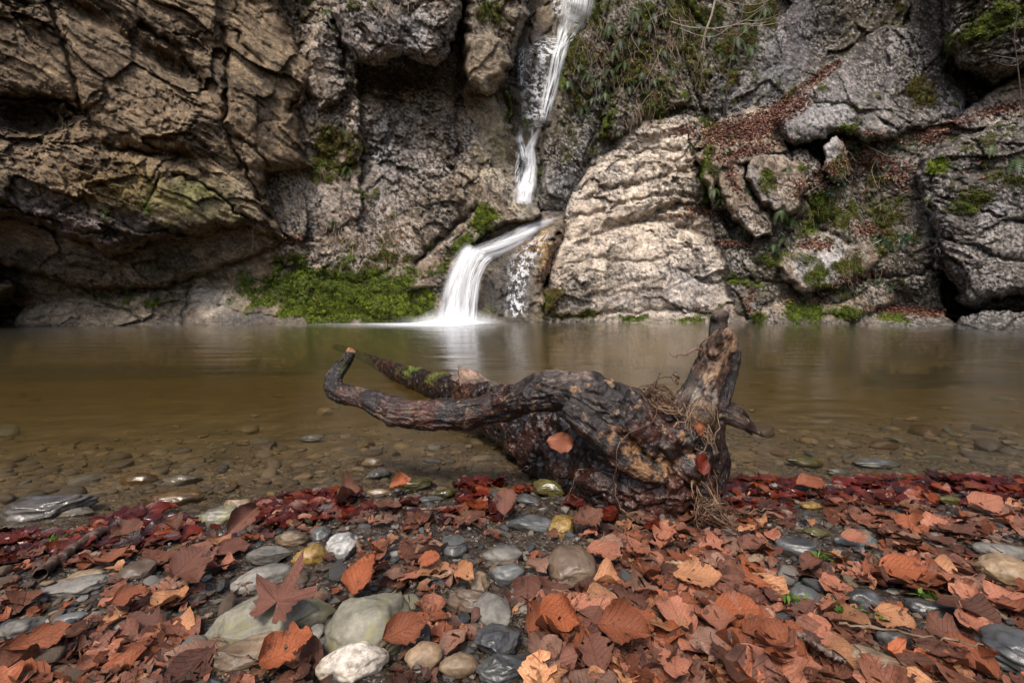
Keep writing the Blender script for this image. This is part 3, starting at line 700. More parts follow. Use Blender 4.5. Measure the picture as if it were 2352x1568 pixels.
def water_materials():
    t = NT('pool_water')
    geo = t.n('NewGeometry').outputs['Position']
    sc = t.n('VectorMath', operation='MULTIPLY', x0=geo); sc.inputs[1].default_value = (.6, 2.4, 1)
    n1 = t.noise(2.2, 2, .5, sc.outputs[0]); n2 = t.noise(9, 2, .5, sc.outputs[0])
    bp = t.n('Bump', i_Strength=.20, i_Distance=.05, i_Height=t.math('ADD', n1, t.math('MULTIPLY', n2, .12)))
    fr = t.n('Fresnel', i_IOR=1.33, i_Normal=bp.outputs[0])
    gl = t.n('BsdfGlossy', i_Roughness=.17, i_Normal=bp.outputs[0])
    gl.inputs['Color'].default_value = (.95, .95, .95, 1)
    tr = t.n('BsdfTransparent'); tr.inputs[0].default_value = (.97, .96, .92, 1)
    mx = t.n('MixShader'); t.set(mx.inputs[0], fr); t.t.links.new(tr.outputs[0], mx.inputs[1]); t.t.links.new(gl.outputs[0], mx.inputs[2])
    t.surf(mx)
    vol = t.n('VolumePrincipled')
    vol.inputs['Color'].default_value = (.082, .072, .026, 1)
    vol.inputs['Absorption Color'].default_value = (.50, .36, .09, 1)
    vol.inputs['Density'].default_value = 0.75
    vol.inputs['Anisotropy'].default_value = 0.2
    t.t.links.new(vol.outputs[0], t.out.inputs['Volume'])
    return t.m
M['water'] = water_materials()
def box_verts(x0, x1, y0, y1, z0, z1):
    v = [(x0,y0,z0),(x1,y0,z0),(x1,y1,z0),(x0,y1,z0),(x0,y0,z1),(x1,y0,z1),(x1,y1,z1),(x0,y1,z1)]
    f = [(0,3,2,1),(4,5,6,7),(0,1,5,4),(1,2,6,5),(2,3,7,6),(3,0,4,7)]
    return v, f
v, f = box_verts(-12, 12, .3, 13, -1.5, 0.0)
tag(link('pool_water', make_mesh('pool_water', v, f, False), M['water']), kind='structure')

# ---- stones
def stone_material(name, base, dark, light, vein=None, rough=.6, speck=.25, bands=0.0):
    t = NT(name)
    tc = t.n('TexCoord').outputs['Object']
    rnd = t.n('ObjectInfo').outputs['Random']
    off = t.n('VectorMath', operation='ADD', x0=tc, x1=t.n('CombineXYZ', x0=t.math('MULTIPLY', rnd, 40.0)).outputs[0]).outputs[0]
    n1 = t.noise(18, 5, .6, off); n2 = t.noise(120, 4, .7, off)
    c = t.ramp(n1, [(.32, dark), (.5, base), (.68, light)])
    c = t.mix(1, c, t.ramp(n2, [(.35, 1 - speck), (.5, 1.0), (.65, 1 + speck)]), 'MULTIPLY')
    if bands:
        wv = t.n('TexWave'); wv.bands_direction = 'Z'; wv.inputs['Scale'].default_value = 22; wv.inputs['Distortion'].default_value = 6
        wv.inputs['Detail'].default_value = 3; t.set(wv.inputs['Vector'], off)
        c = t.mix(t.math('MULTIPLY', wv.outputs[0], bands), c, vein or light)
    elif vein:
        n3 = t.noise(9, 6, .7, off, 1.2)
        c = t.mix(t.ramp(n3, [(.50, 0.0), (.58, .75)]), c, vein)
    # each stone a little lighter or darker than the next
    c = t.mix(1, c, t.ramp(rnd, [(0, (.50, .47, .43)), (.5, (.80, .76, .70)), (1, (1.1, 1.04, .96))]), 'MULTIPLY')
    bp = t.n('Bump', i_Strength=.7, i_Distance=.004, i_Height=t.math('ADD', n1, t.math('MULTIPLY', n2, .3)))
    pz = t.n('SeparateXYZ', x0=t.n('NewGeometry').outputs['Position']).outputs[2]
    damp = t.n('MapRange', x0=pz, x1=.015, x2=.06, x3=.55, x4=1.0).outputs[0]
    dry_or_sunk = t.math('MAXIMUM', damp, t.math('LESS_THAN', pz, -.004))      # soaked beside the pool
    r = t.math('MULTIPLY', t.math('ADD', rough - .14, t.math('MULTIPLY', n1, .25)), dry_or_sunk)
    c = t.mix(1, c, t.mix(damp, (.35, .33, .30), (1, 1, 1)), 'MULTIPLY')
    return t.surf(t.bsdf(i_Base_Color=c, i_Roughness=r, i_Normal=bp.outputs[0]))
ST = {
 'grey': stone_material('grey_stone', (.17,.165,.15), (.09,.09,.085), (.27,.26,.24)),
 'green': stone_material('greenish_grey_stone', (.165,.16,.125), (.09,.09,.075), (.24,.235,.19), vein=(.20,.19,.075)),
 'blue': stone_material('blue_grey_stone', (.088,.094,.096), (.045,.050,.053), (.15,.16,.16), bands=.35, rough=.42),
 'slate': stone_material('dark_slate', (.055,.058,.062), (.03,.032,.036), (.13,.135,.14), bands=.4, rough=.35),
 'brown': stone_material('brown_stone', (.105,.072,.05), (.06,.042,.03), (.16,.12,.085), bands=.4, rough=.45),
 'tan': stone_material('tan_stone', (.25,.18,.11), (.15,.10,.06), (.36,.28,.19), rough=.55),
 'ochre': stone_material('ochre_stone', (.22,.14,.04), (.11,.07,.02), (.34,.24,.09), rough=.4, speck=.5),
 'white': stone_material('pale_speckled_stone', (.40,.36,.31), (.22,.19,.16), (.56,.52,.47), speck=.5),
 'mottled': stone_material('mottled_white_grey_stone', (.30,.31,.31), (.10,.11,.115), (.50,.50,.49), speck=.5, rough=.35),
 'wet': stone_material('wet_grey_stone', (.12,.11,.10), (.05,.048,.045), (.28,.26,.24), rough=.14, bands=.4),
 'wetbrown': stone_material('wet_brown_stone', (.13,.075,.028), (.06,.035,.014), (.21,.13,.05), rough=.14),
 'moss': stone_material('mossy_wet_slab', (.085,.075,.022), (.035,.033,.012), (.15,.14,.04), rough=.25),
}
def ico(n=3):
    import bmesh
    bm = bmesh.new(); bmesh.ops.create_icosphere(bm, subdivisions=n, radius=1.0)
    v = np.array([x.co[:] for x in bm.verts]); f = np.array([[y.index for y in x.verts] for x in bm.faces]); bm.free()
    return v, f
ICO = {2: ico(2), 3: ico(3), 4: ico(4), 5: ico(5)}
def stone_mesh(name, seed, size, blocky=.5, sub=4):
    """size (x,y,z) half extents; blocky 0 = river-rounded, 1 = angular slab; surface cut by random planes"""
    v, f = ICO[sub]
    rs = np.random.RandomState(seed)
    p = v.copy()
    ncut = 7 + int(8 * blocky)
    for _ in range(ncut):
        nrm = rs.normal(size=3); nrm /= np.linalg.norm(nrm)
        d = .60 + .30 * rs.rand() + .18 * (1 - blocky)
        s = p @ nrm
        over = np.clip(s - d, 0, None)
        p = p - nrm * (over * (.55 + .42 * blocky))[:, None]
    p = p + .16 * np.stack([fbm(v + seed * 7.1, 1.1, 2, 1), fbm(v + seed * 7.1, 1.1, 2, 2), fbm(v + seed * 7.1, 1.1, 2, 3)], 1) * 1.6
    if blocky > .55:
        ly = np.abs(((p[:, 2] * 3.2 + .5 * fbm(v, .8, 2, seed)) % 1) - .5)
        p[:, :2] *= (1 - .05 * sstep(.1, .3, ly))[:, None]
    p = p + v * (.034 * fbm(v + seed, .22, 3, 9))[:, None]
    fh, fc, fr = facet(v * np.array([1, 1.3, 1.6]) + seed * 3.3 + .12 * fbm(v, .5, 2, 4)[:, None], .55, seed, .5, .5)
    p = p + v * ((.05 + .07 * blocky) * fh)[:, None]
    p /= np.abs(p).max(0)
    return make_mesh(name, p * np.array(size), f)
rng = random.Random(11)
STONES = []      # x, y, half size: kept so that leaves and pebbles know where they stand
def put_stone(name, px, py, w, h, kind, label, blocky=.4, tilt=0., yaw=0., seed=1, sink=.35, group=None, thick=None, cat='stone', dz=0., sub=4):
    """w, h: how wide and how high it shows"""
    g = hit(px, py + h * .25)
    d = math.hypot(g.x, g.y, g.z - CAMZ) if False else math.sqrt(g.x ** 2 + g.y ** 2 + (g.z - CAMZ) ** 2)
    dd = (CP * g.y - SP * (g.z - CAMZ))
    m = dd / FPX
    sx = w * m / 2
    el = math.atan2(CAMZ - g.z, math.hypot(g.x, g.y))
    hh = h * m / 2
    sz = thick * sx if thick else min(hh * .95, sx * .62)
    # apparent height of an ellipsoid: sqrt((sy sin el)^2 + (sz cos el)^2)
    sy = math.sqrt(max((hh ** 2 - (sz * math.cos(el)) ** 2), (.35 * hh) ** 2)) / max(math.sin(el), .2)
    sy = min(max(sy, sx * .45), sx * 1.3)
    me = stone_mesh(name, seed, (sx, sy, sz), blocky, sub)
    o = link(name, me, ST[kind], None, (g.x, g.y, g.z + sz * (1 - 2 * sink) + dz), (tilt, rng.uniform(-.08, .08), yaw))
    tag(o, label, cat, group)
    STONES.append((g.x, g.y, max(sx, sy), sx, sy, g.z + sz * (2 - 2 * sink)))
    return o
HERO = [
 (110,1162,182,78,'wet','large wet grey stone with rippled face standing in the shallows at far left',.8,.1,.35,21,.30),
 (150,1178,120,22,'wet','thin flat grey sliver lying against the large wet stone in the shallows',.8,0,.2,22,.3),
 (322,1100,78,36,'wetbrown','smooth round orange brown stone half sunk in the shallows',.1,0,.1,23,.3),
 (418,1102,86,36,'wet','dark angular wet stone beside the smooth orange brown one in the shallows',.8,0,.3,24,.3),
 (716,1008,60,18,'blue','small flat blue grey stone under water left of the driftwood limb',.6,0,.1,25,.1),
 (857,1066,50,28,'tan','pale stone under water below the driftwood limb',.4,0,.1,26,.1),
 (870,1092,60,26,'grey','grey stone under water just behind the leafy shoreline',.4,0,.4,27,.1),
 (400,1145,130,36,'wetbrown','amber brown slab awash behind the shoreline leaves',.5,0,.3,28,.2),
 (545,1166,70,40,'tan','cream stone topping a greenish one among the wet shoreline leaves',.7,.1,.3,29,.15),
 (505,1184,90,46,'green','wet greenish stone under the cream one on the shoreline',.6,.1,.4,30,.3),
 (948,1112,104,28,'moss','flat yellow green slab awash at the water edge',.8,.05,.2,31,.2),
 (870,1130,60,22,'tan','small yellowish stone in the water edge leaves left of the mossy slab',.4,0,.1,32,.3),
 (1020,1132,50,22,'moss','small round mossy stone just under water right of the yellow green slab',.3,0,.1,33,.3),
 (990,1146,60,18,'blue','small pointed blue stone at the water edge',.8,0,.2,34,.3),
 (1045,1252,66,56,'blue','round dark blue green pebble left of centre among wet leaves',.15,0,.2,35,.2),
 (787,1252,80,64,'mottled','rough white and grey mottled stone among wet leaves',.7,.1,.4,36,.2),
 (712,1278,78,50,'ochre','pitted yellow ochre stone left of the white mottled stone',.2,.1,.2,37,.2),
 (672,1240,86,38,'tan','orange tan stone above the ochre stone',.7,.1,-.2,38,.2),
 (735,1228,52,36,'blue','small dark green grey stone left of the white mottled stone',.6,.1,.2,39,.2),
 (618,1276,106,42,'grey','long grey stone striped like wood left of the ochre stone',.7,.1,.15,40,.2),
 (606,1328,136,66,'grey','smooth grey wedge shaped stone below the striped one',.15,.1,.3,41,.25),
 (678,1332,56,44,'brown','small olive brown stone right of the grey wedge stone',.8,.2,.5,42,.2),
 (318,1312,70,52,'brown','ridged dark grey pebble left of the big brown leaf',.5,.2,.6,43,.2),
 (160,1350,164,40,'grey','long grey green stone lying left of the ridged pebble',.5,.05,.25,44,.2),
 (200,1325,86,32,'tan','tan stone behind the long grey green stone',.4,0,.1,45,.2),
 (616,1418,300,130,'green','large flat slab with yellow lichen in the left foreground',.5,.08,.35,46,.42),
 (845,1424,196,150,'green','large rounded green grey boulder in the foreground left of centre',.35,.1,.3,47,.3),
 (815,1516,166,90,'white','pale speckled stone at the bottom below the green grey boulder',.25,.1,.25,48,.3),
 (575,1498,196,64,'tan','long weathered tan stone below the lichen slab',.7,.1,.35,49,.25),
 (1154,1276,96,46,'grey','flat grey tan pebble above the blue grey one near the centre',.3,.1,.2,50,.2),
 (1170,1318,86,46,'blue','flat blue grey pebble near the centre of the shore',.6,.1,.1,51,.2),
 (1312,1296,118,94,'brown','large round brown stone with reddish stripes below the driftwood',.3,.1,-.2,52,.2),
 (1098,1338,54,50,'tan','small squarish yellow tan stone left of the flat blue grey pebble',.9,.2,.5,53,.15),
 (1130,1395,86,84,'grey','grey triangular stone in the centre foreground',.5,.2,.4,54,.2),
 (1148,1472,120,88,'slate','dark angular slate block in the centre foreground',.9,.1,.3,55,.2),
 (1052,1528,98,50,'tan','rounded tan pebble left of the slate block bottom',.15,.05,.1,56,.2),
 (1148,1540,130,70,'blue','angular blue white stone at the bottom edge of the centre',.9,.1,.1,57,.2),
 (975,1505,90,60,'tan','rounded tan brown stone right of the pale speckled one',.2,.1,.2,58,.25),
 (1220,1206,116,42,'blue','smooth teal grey stone in wet leaves under the driftwood',.2,.05,-.1,59,.2),
 (1292,1206,64,56,'ochre','brown yellow wet slab right of the teal grey stone',.8,.1,-.6,60,.2),
 (1212,1152,80,26,'slate','narrow grey slab leaning at the water edge left of the driftwood foot',.9,.1,-.7,61,.15),
 (1262,1122,80,44,'moss','olive brown slab against the driftwood underside',.9,.1,-.5,62,.2),
 (1150,1130,46,18,'ochre','small yellow stone behind the upright pinkish leaf',.3,.1,-.1,63,.2),
 (1078,1380,130,60,'brown','brown striped slab left of the triangular stone',.8,.1,-.3,64,.3),
 (2312,1312,130,76,'tan','elongated tan grey stone at the right edge',.3,.05,-.35,65,.25),
 (2300,1265,110,34,'grey','flat grey stone behind the tan one at the right edge',.4,.05,-.3,66,.25),
 (1850,1372,72,50,'blue','small grey blue stone among dry leaves right of centre',.4,.1,0,67,.2),
 (2142,1402,110,52,'slate','striped blue slate in the right foreground',.7,.1,-.4,68,.25),
 (2338,1492,170,120,'slate','wide dark blue slate slab in the bottom right corner',.6,.05,-.35,69,.35),
 (2010,1524,150,56,'tan','pale tan slab under leaves at the bottom right',.8,.15,-.5,70,.25),
 (1960,1240,100,36,'blue','wet grey slate showing between shoreline leaves on the right',.8,.05,-.1,71,.25),
 (1870,1222,70,26,'moss','yellowish flat stone among the wet leaves on the right shoreline',.8,.05,-.1,72,.25),
 (2180,1148,60,22,'moss','green stone at the right waterline beside the wet leaves',.5,.0,-.1,73,.25),
 (1835,1256,100,60,'slate','dark grey slab right of the root tangle',.6,.1,-.4,74,.3),
 (1862,1160,60,18,'ochre','small yellowish stone awash right of the driftwood foot',.5,0,0,75,.3),
 (2060,1466,90,60,'blue','dull blue grey stone beside the tan heart shaped leaf',.5,.1,-.3,76,.3),
 (1985,1375,80,50,'slate','dark stone below the orange leaf with holes',.5,.1,-.3,77,.3),
 (50,1440,90,40,'grey','pale angular stone at the left edge',.6,.1,.5,78,.2),
 (165,1420,70,26,'blue','small oval blue stone at the left',.2,.1,.4,79,.2),
 (728,1450,36,34,'grey','small round grey pebble above the long tan stone',.1,.1,.1,80,.1),
 (696,1462,30,48,'tan','small upright tan pebble beside the round grey one',.4,.1,.5,81,.1),
 (2010,1066,110,22,'blue','flat blue stone under water beyond the right shoreline leaves',.4,0,-.1,82,.15),
 (1850,1062,90,26,'moss','round greenish stone under water right of the driftwood',.2,0,-.1,83,.15),
 (1925,1085,50,16,'grey','small pale stone under water right of the driftwood',.3,0,-.1,84,.15),
]
for k, (px, py, w, h, kd, lb, bl, ti, ya, sd_, sk) in enumerate(HERO):
    put_stone('stone', px, py, w, h, kd, lb, bl, ti, ya, sd_, sk, sub=5 if w > 110 else 4)
# the smaller stones between them, individually
protos = {}
for kd in ST:
    for j in range(4):
        protos[kd, j] = stone_mesh('pebble', 500 + len(protos), ((1, .78, .5), (1, .6, .4), (1, .7, .32), (1, .5, .5))[j], (.6, .85, 1., 1.)[j], 3)
        protos[kd, j].materials.append(ST[kd])
def clear_of(x, y, r, lst, k=.8):
    return all((x - a) ** 2 + (y - b) ** 2 > (k * (r + c)) ** 2 for a, b, c, *_ in lst)
def scatter_stones(n, region, size, kinds, label, group, cat='pebble', name='pebble', grow=0.0, sink=.25):
    c = 0; tries = 0
    while c < n and tries < n * 60:
        tries += 1
        px = rng.uniform(region[0], region[2]); py = rng.uniform(region[1], region[3])
        g = hit(px, py)
        r = size[0] + (size[1] - size[0]) * rng.random() ** 2.2
        if not clear_of(g.x, g.y, r, STONES, .72): continue
        kd = rng.choice(kinds)
        o = bpy.data.objects.new(name, protos[kd, rng.randrange(4)]); COL.objects.link(o)
        s = r * rng.uniform(.6, 1.0)
        zs = r * rng.uniform(.7, 1.2)
        o.scale = (r, s, zs)
        o.location = (g.x, g.y, g.z + zs * .5 * (1 - 2 * sink) if cat != 'submerged stone' else min(g.z + zs * .1, -.004 - zs * .5))
        o.rotation_euler = (rng.uniform(-.2, .2), rng.uniform(-.2, .2), rng.uniform(0, 6.3))
        kw = {'grey': 'grey', 'green': 'greenish', 'blue': 'blue grey', 'slate': 'dark slate', 'brown': 'brown', 'tan': 'tan', 'ochre': 'ochre', 'white': 'pale', 'mottled': 'mottled white', 'wet': 'shiny wet', 'wetbrown': 'wet amber', 'moss': 'mossy'}[kd]
        tag(o, ('tiny ' if r < .4 * size[1] else '') + kw + ' ' + cat + ' ' + place_words(px, py), cat, group)
        STONES.append((g.x, g.y, r, r, s, g.z + zs))
        c += 1
dry = ['grey', 'slate', 'slate', 'brown', 'tan', 'brown', 'green', 'brown', 'blue']
scatter_stones(70, (-20, 1320, 700, 1560), (.007, .026), dry, 'small pebble lying in the muddy gravel of the left foreground', 'pebbles in the left foreground')
scatter_stones(55, (700, 1270, 1420, 1560), (.007, .026), dry, 'small pebble wedged between the larger stones of the centre foreground', 'pebbles in the centre foreground')
scatter_stones(60, (1420, 1290, 2360, 1560), (.007, .028), ['slate', 'blue', 'brown', 'slate', 'grey', 'tan'], 'small dark pebble in the gravel between leaves on the right', 'pebbles in the right foreground')
scatter_stones(24, (0, 1150, 1400, 1290), (.010, .026), ['wet', 'wetbrown', 'slate', 'blue', 'moss'], 'small wet pebble in the soaked leaves along the shoreline', 'wet pebbles along the shoreline')
scatter_stones(64, (0, 1000, 1500, 1180), (.018, .048), ['wetbrown', 'brown', 'blue', 'ochre', 'brown', 'grey', 'wetbrown', 'tan'], 'stone on the pool bed seen through the brown water left of the driftwood', 'stones under the water on the left', 'submerged stone', 'submerged_stone', sink=.15)
scatter_stones(36, (1660, 980, 2352, 1110), (.02, .055), ['wetbrown', 'brown', 'blue', 'brown', 'tan', 'green', 'wetbrown'], 'stone on the pool bed seen through the brown water right of the driftwood', 'stones under the water on the right', 'submerged stone', 'submerged_stone', sink=.15)
scatter_stones(44, (0, 800, 2352, 1000), (.04, .12), ['brown', 'tan', 'wetbrown', 'grey', 'green'], 'large blurred stone on the deeper pool bed', 'stones on the deeper pool bed', 'submerged stone', 'submerged_stone', sink=.2)
# gravel too fine to count
def gravel():
    rs = np.random.RandomState(5)
    v0, f0 = ICO[2]
    v0 = v0[:42] if len(v0) > 42 else v0
    import bmesh
    bm = bmesh.new(); bmesh.ops.create_icosphere(bm, subdivisions=1, radius=1.0)
    v0 = np.array([x.co[:] for x in bm.verts]); f0 = np.array([[y.index for y in x.verts] for x in bm.faces]); bm.free()
    n = 11000
    yy = .30 + rs.rand(n) ** 1.3 * .9; xx = (rs.rand(n) - .5) * 2 * (1.35 * yy + .45)
    yy = np.minimum(yy, np.interp(xx, _sx, _sy) - .02 * rs.rand(n))
    z = ground_z(xx, yy) + _gn(xx, yy)
    s = (.0018 + .006 * rs.rand(n) ** 3) * (1 + .3 * yy)
    sc = np.stack([s * (1 + rs.rand(n)), s * (.8 + .6 * rs.rand(n)), s * (.4 + .5 * rs.rand(n))], 1)
    an = rs.rand(n) * 6.28
    V = v0[None] * (1 + .25 * (rs.rand(n, len(v0), 1) - .5)) * sc[:, None]
    ca, sa = np.cos(an)[:, None], np.sin(an)[:, None]
    V = np.stack([V[..., 0] * ca - V[..., 1] * sa, V[..., 0] * sa + V[..., 1] * ca, V[..., 2]], -1)
    V += np.stack([xx, yy, z + s * .2], 1)[:, None]
    pal = np.array([(.045,.042,.038), (.065,.05,.034), (.09,.062,.038), (.035,.036,.036), (.14,.10,.065), (.03,.02,.013), (.15,.135,.115)])
    c = pal[rs.randint(0, len(pal), n)] * (.7 + .6 * rs.rand(n, 1))
    F = (f0[None] + (np.arange(n) * len(v0))[:, None, None]).reshape(-1, 3)
    me = make_mesh('gravel', V.reshape(-1, 3), F, False, np.repeat(c, len(v0), 0), np.full(n * len(v0), .5))
    tag(link('gravel', me, M['grit']), kind='stuff')
t = NT('grit'); M['grit'] = t.surf(t.bsdf(i_Base_Color=t.n('Attribute', attribute_name='tint').outputs['Color'], i_Roughness=.4))
gravel()
def bed_stones(n):
    rs = np.random.RandomState(15); v0, f0 = ICO[2]
    yy = 1.12 + np.minimum(rs.exponential(.42, n), 3.2); xx = (rs.rand(n) - .5) * 2 * (1.35 * yy + .3)
    yy = np.maximum(yy, np.interp(xx, _sx, _sy) - .03)
    s = (.005 + .020 * rs.rand(n) ** 3.5) * (.7 + .35 * yy)
    z = np.minimum(ground_z(xx, yy) - s * (.35 * rs.rand(n) - .05), -.006 - s * .35)
    sc = np.stack([s * (1 + .6 * rs.rand(n)), s * (.7 + .5 * rs.rand(n)), s * (.30 + .3 * rs.rand(n))], 1); an = rs.normal(size=n) * .6
    V = v0[None] * (1 + .22 * (rs.rand(n, len(v0), 1) - .5)) * sc[:, None]; ca, sa = np.cos(an)[:, None], np.sin(an)[:, None]
    V = np.stack([V[..., 0] * ca - V[..., 1] * sa, V[..., 0] * sa + V[..., 1] * ca, V[..., 2]], -1) + np.stack([xx, yy, z], 1)[:, None]
    pal = np.array([(.10,.065,.03), (.07,.05,.028), (.14,.10,.055), (.055,.05,.04), (.18,.14,.09), (.09,.06,.02), (.05,.03,.015), (.20,.13,.05)])
    c = pal[rs.randint(0, len(pal), n)] * (.45 + .5 * rs.rand(n, 1)); c = .55 * c + .45 * np.array((.062, .042, .020))
    F = (f0[None] + (np.arange(n) * len(v0))[:, None, None]).reshape(-1, 3)
    tag(link('bed_gravel', make_mesh('bed_gravel', V.reshape(-1, 3), F, True, np.repeat(c, len(v0), 0), np.zeros(n * len(v0))), M['silted']), kind='stuff')
t = NT('silted_gravel'); M['silted'] = t.surf(t.bsdf(i_Base_Color=t.mix(1, t.n('Attribute', attribute_name='tint').outputs['Color'], t.ramp(t.noise(60, 4, .6, t.n('NewGeometry').outputs['Position']), [(.3, .6), (.7, 1.4)]), 'MULTIPLY'), i_Roughness=.85))
bed_stones(1900)
# ------------------------------------------------------------------ falling water
_P = CL['p'].reshape(CL['shp'] + (3,)); _N = CL['n'].reshape(CL['shp'] + (3,))
def on_cliff(x, y):
    j = int(np.clip(np.searchsorted(CL['xs'], x), 0, len(CL['xs']) - 1)); i = int(np.clip(np.searchsorted(CL['ys'], y), 0, len(CL['ys']) - 1))
    return Vector(_P[i, j]), Vector(_N[i, j])
def fall_material(name, streak, thr, soft, amount, vs=1.1, ep=1.5):
    t = NT(name)
    uv = t.n('UVMap', uv_map='UVMap').outputs[0]
    sep = t.n('SeparateXYZ', x0=uv)
    u, v = sep.outputs[0], sep.outputs[1]
    vec = t.n('CombineXYZ', x0=t.math('MULTIPLY', u, streak), x1=t.math('MULTIPLY', v, vs)).outputs[0]
    n = t.noise(1.0, 4, .6, vec, .3)
    vec2 = t.n('CombineXYZ', x0=t.math('MULTIPLY', u, streak * 4), x1=t.math('MULTIPLY', v, vs * 3), x2=3.0).outputs[0]
    n = t.math('ADD', t.math('MULTIPLY', n, .7), t.math('MULTIPLY', t.noise(1.0, 3, .6, vec2), .3))
    a = t.n('MapRange', x0=n, x1=thr, x2=thr + soft, x3=0.0, x4=1.0, interpolation_type='SMOOTHSTEP').outputs[0]
    e = t.math('SUBTRACT', 1.0, t.math('POWER', t.math('ABSOLUTE', t.math('SUBTRACT', t.math('MULTIPLY', u, 2.0), 1.0)), ep))
    al = t.n('Attribute', attribute_name='wet').outputs['Fac']
    a = t.math('MULTIPLY', t.math('MULTIPLY', t.math('MULTIPLY', a, e), al), amount, True)
    df = t.n('BsdfDiffuse'); df.inputs[0].default_value = (.93, .95, .98, 1)
    tl = t.n('BsdfTranslucent'); tl.inputs[0].default_value = (.93, .95, .98, 1)
    m1 = t.n('MixShader'); m1.inputs[0].default_value = .12; t.t.links.new(df.outputs[0], m1.inputs[1]); t.t.links.new(tl.outputs[0], m1.inputs[2])
    tr = t.n('BsdfTransparent')
    m2 = t.n('MixShader'); t.set(m2.inputs[0], a); t.t.links.new(tr.outputs[0], m2.inputs[1]); t.t.links.new(m1.outputs[0], m2.inputs[2])
    return t.surf(m2)
M['silk'] = fall_material('silky_white_water', 4.5, .27, .34, .88)
M['thin'] = fall_material('thin_streaked_water', 7.0, .40, .18, .9)
M['mist'] = fall_material('water_mist', 1.5, .05, .5, .62, .6, .9)
M['patchy'] = fall_material('splash_and_painted_glitter', 5.5, .45, .15, .72, 8.0)  # white patches: splashes, plus wet-rock glints put in as diffuse colour
def spline(pts, n):
    pts = np.array(pts, float)
    k = len(pts)
    t = np.linspace(0, k - 1, n)
    i = np.clip(t.astype(int), 0, k - 2); f = (t - i)[:, None]
    p0 = pts[np.clip(i - 1, 0, k - 1)]; p1 = pts[i]; p2 = pts[i + 1]; p3 = pts[np.clip(i + 2, 0, k - 1)]
    return .5 * (2 * p1 + (p2 - p0) * f + (2 * p0 - 5 * p1 + 4 * p2 - p3) * f ** 2 + (3 * p1 - p0 - 3 * p2 + p3) * f ** 3)
def strand(name, pts, mat, parent, lift=.05, free=None, bulge=.25, fade=(.06, .06), nl=70, nw=16):
    """pts: x, y, width in frame units, going down the rock; free: depths for falling clear of the rock"""
    c = spline(pts, nl)
    dep = []
    for i in range(nl):
        if free is None:
            ds = [on_cliff(c[i, 0] + o * c[i, 2] * .4, c[i, 1])[0].y for o in (-1, 0, 1)]
            dep.append(min(ds))
        else:
            dep.append(0)
    dep = np.array(dep)
    if free is None:
        kk = np.ones(9) / 9
        mn_ = np.array([dep[max(0, i - 4):i + 5].min() for i in range(nl)])
        dep = np.convolve(np.pad(mn_, 4, 'edge'), kk, 'valid') - lift
    else:
        dep = spline([(q,) for q in free], nl)[:, 0]
    cen = np.array([P(c[i, 0], c[i, 1], dep[i])[:] for i in range(nl)])
    tan = np.gradient(cen, axis=0); tan /= np.linalg.norm(tan, axis=1, keepdims=True) + 1e-9
    view = cen - np.array([0, 0, 1.5]); view /= np.linalg.norm(view, axis=1, keepdims=True)
    side = np.cross(tan, np.array([0, 1.0, 0])); side /= np.linalg.norm(side, axis=1, keepdims=True) + 1e-9
    wid = c[:, 2] / FPX * dep
    V, UV, A = [], [], []
    ln = np.concatenate([[0], np.cumsum(np.linalg.norm(np.diff(cen, axis=0), axis=1))])
    for i in range(nl):
        s = i / (nl - 1)
        al = min(1, s / max(fade[0], 1e-3)) * min(1, (1 - s) / max(fade[1], 1e-3))
        for j in range(nw):
            u = j / (nw - 1)
            q = cen[i] + side[i] * wid[i] * (u - .5) + np.array([0, -1, 0]) * bulge * min(wid[i], .3) * (1 - (2 * u - 1) ** 2)
            V.append(q); UV.append((u, ln[i])); A.append(al)
    idx = np.arange(nl * nw).reshape(nl, nw)
    q = np.stack([idx[:-1, :-1], idx[1:, :-1], idx[1:, 1:], idx[:-1, 1:]], -1).reshape(-1, 4)
    return link(name, make_mesh(name, V, q, True, None, A, UV), mat, parent)
def empty(name, loc, label=None, cat=None, group=None):
    o = bpy.data.objects.new(name, None); COL.objects.link(o); o.location = loc
    bpy.context.view_layer.update()
    return tag(o, label, cat, group)
def wf(label):
    return empty('waterfall', (0, 0, 0), label, 'waterfall')
w = wf('tall thin waterfall coming down the narrow dark chute at the top')
strand('water_strand', [(1326,-60,70),(1324,0,84),(1314,36,82),(1300,74,64),(1290,100,40),(1278,140,26)], M['thin'], w, .06, fade=(.01,.3), bulge=.05)
strand('water_strand', [(1332,-60,44),(1330,0,46),(1320,40,44),(1308,80,38)], M['silk'], w, .10, fade=(.01,.4), bulge=.05)
strand('water_strand', [(1302,-50,26),(1300,10,28),(1300,50,30),(1296,90,24)], M['silk'], w, .12, fade=(.01,.5), bulge=.05)
strand('splash_and_painted_glint', [(1284,-20,30),(1282,20,40),(1286,50,30)], M['patchy'], w, .10, fade=(.05,.2), bulge=.02)
strand('water_strand', [(1294,84,40),(1280,130,40),(1270,180,36),(1256,235,32),(1246,285,22)], M['thin'], w, .08, fade=(.2,.3), bulge=.05)
strand('splash_and_painted_glint', [(1268,80,50),(1256,120,90),(1242,170,96),(1234,220,84),(1228,260,64),(1224,300,50)], M['patchy'], w, .05, bulge=.02, nw=24)
strand('splash_and_painted_glint', [(1200,110,22),(1198,150,22),(1196,200,16)], M['patchy'], w, .05, bulge=.02)
w = wf('forked white cascade in the middle of the chute above the ridge')
strand('water_strand', [(1198,286,8),(1193,318,18),(1200,345,22),(1206,372,26)], M['thin'], w, .10, fade=(.45,.12), bulge=.08)
strand('water_strand', [(1244,288,8),(1230,312,16),(1216,345,26),(1214,390,42),(1206,430,52),(1200,470,48)], M['silk'], w, .12, fade=(.30,.02), bulge=.10)
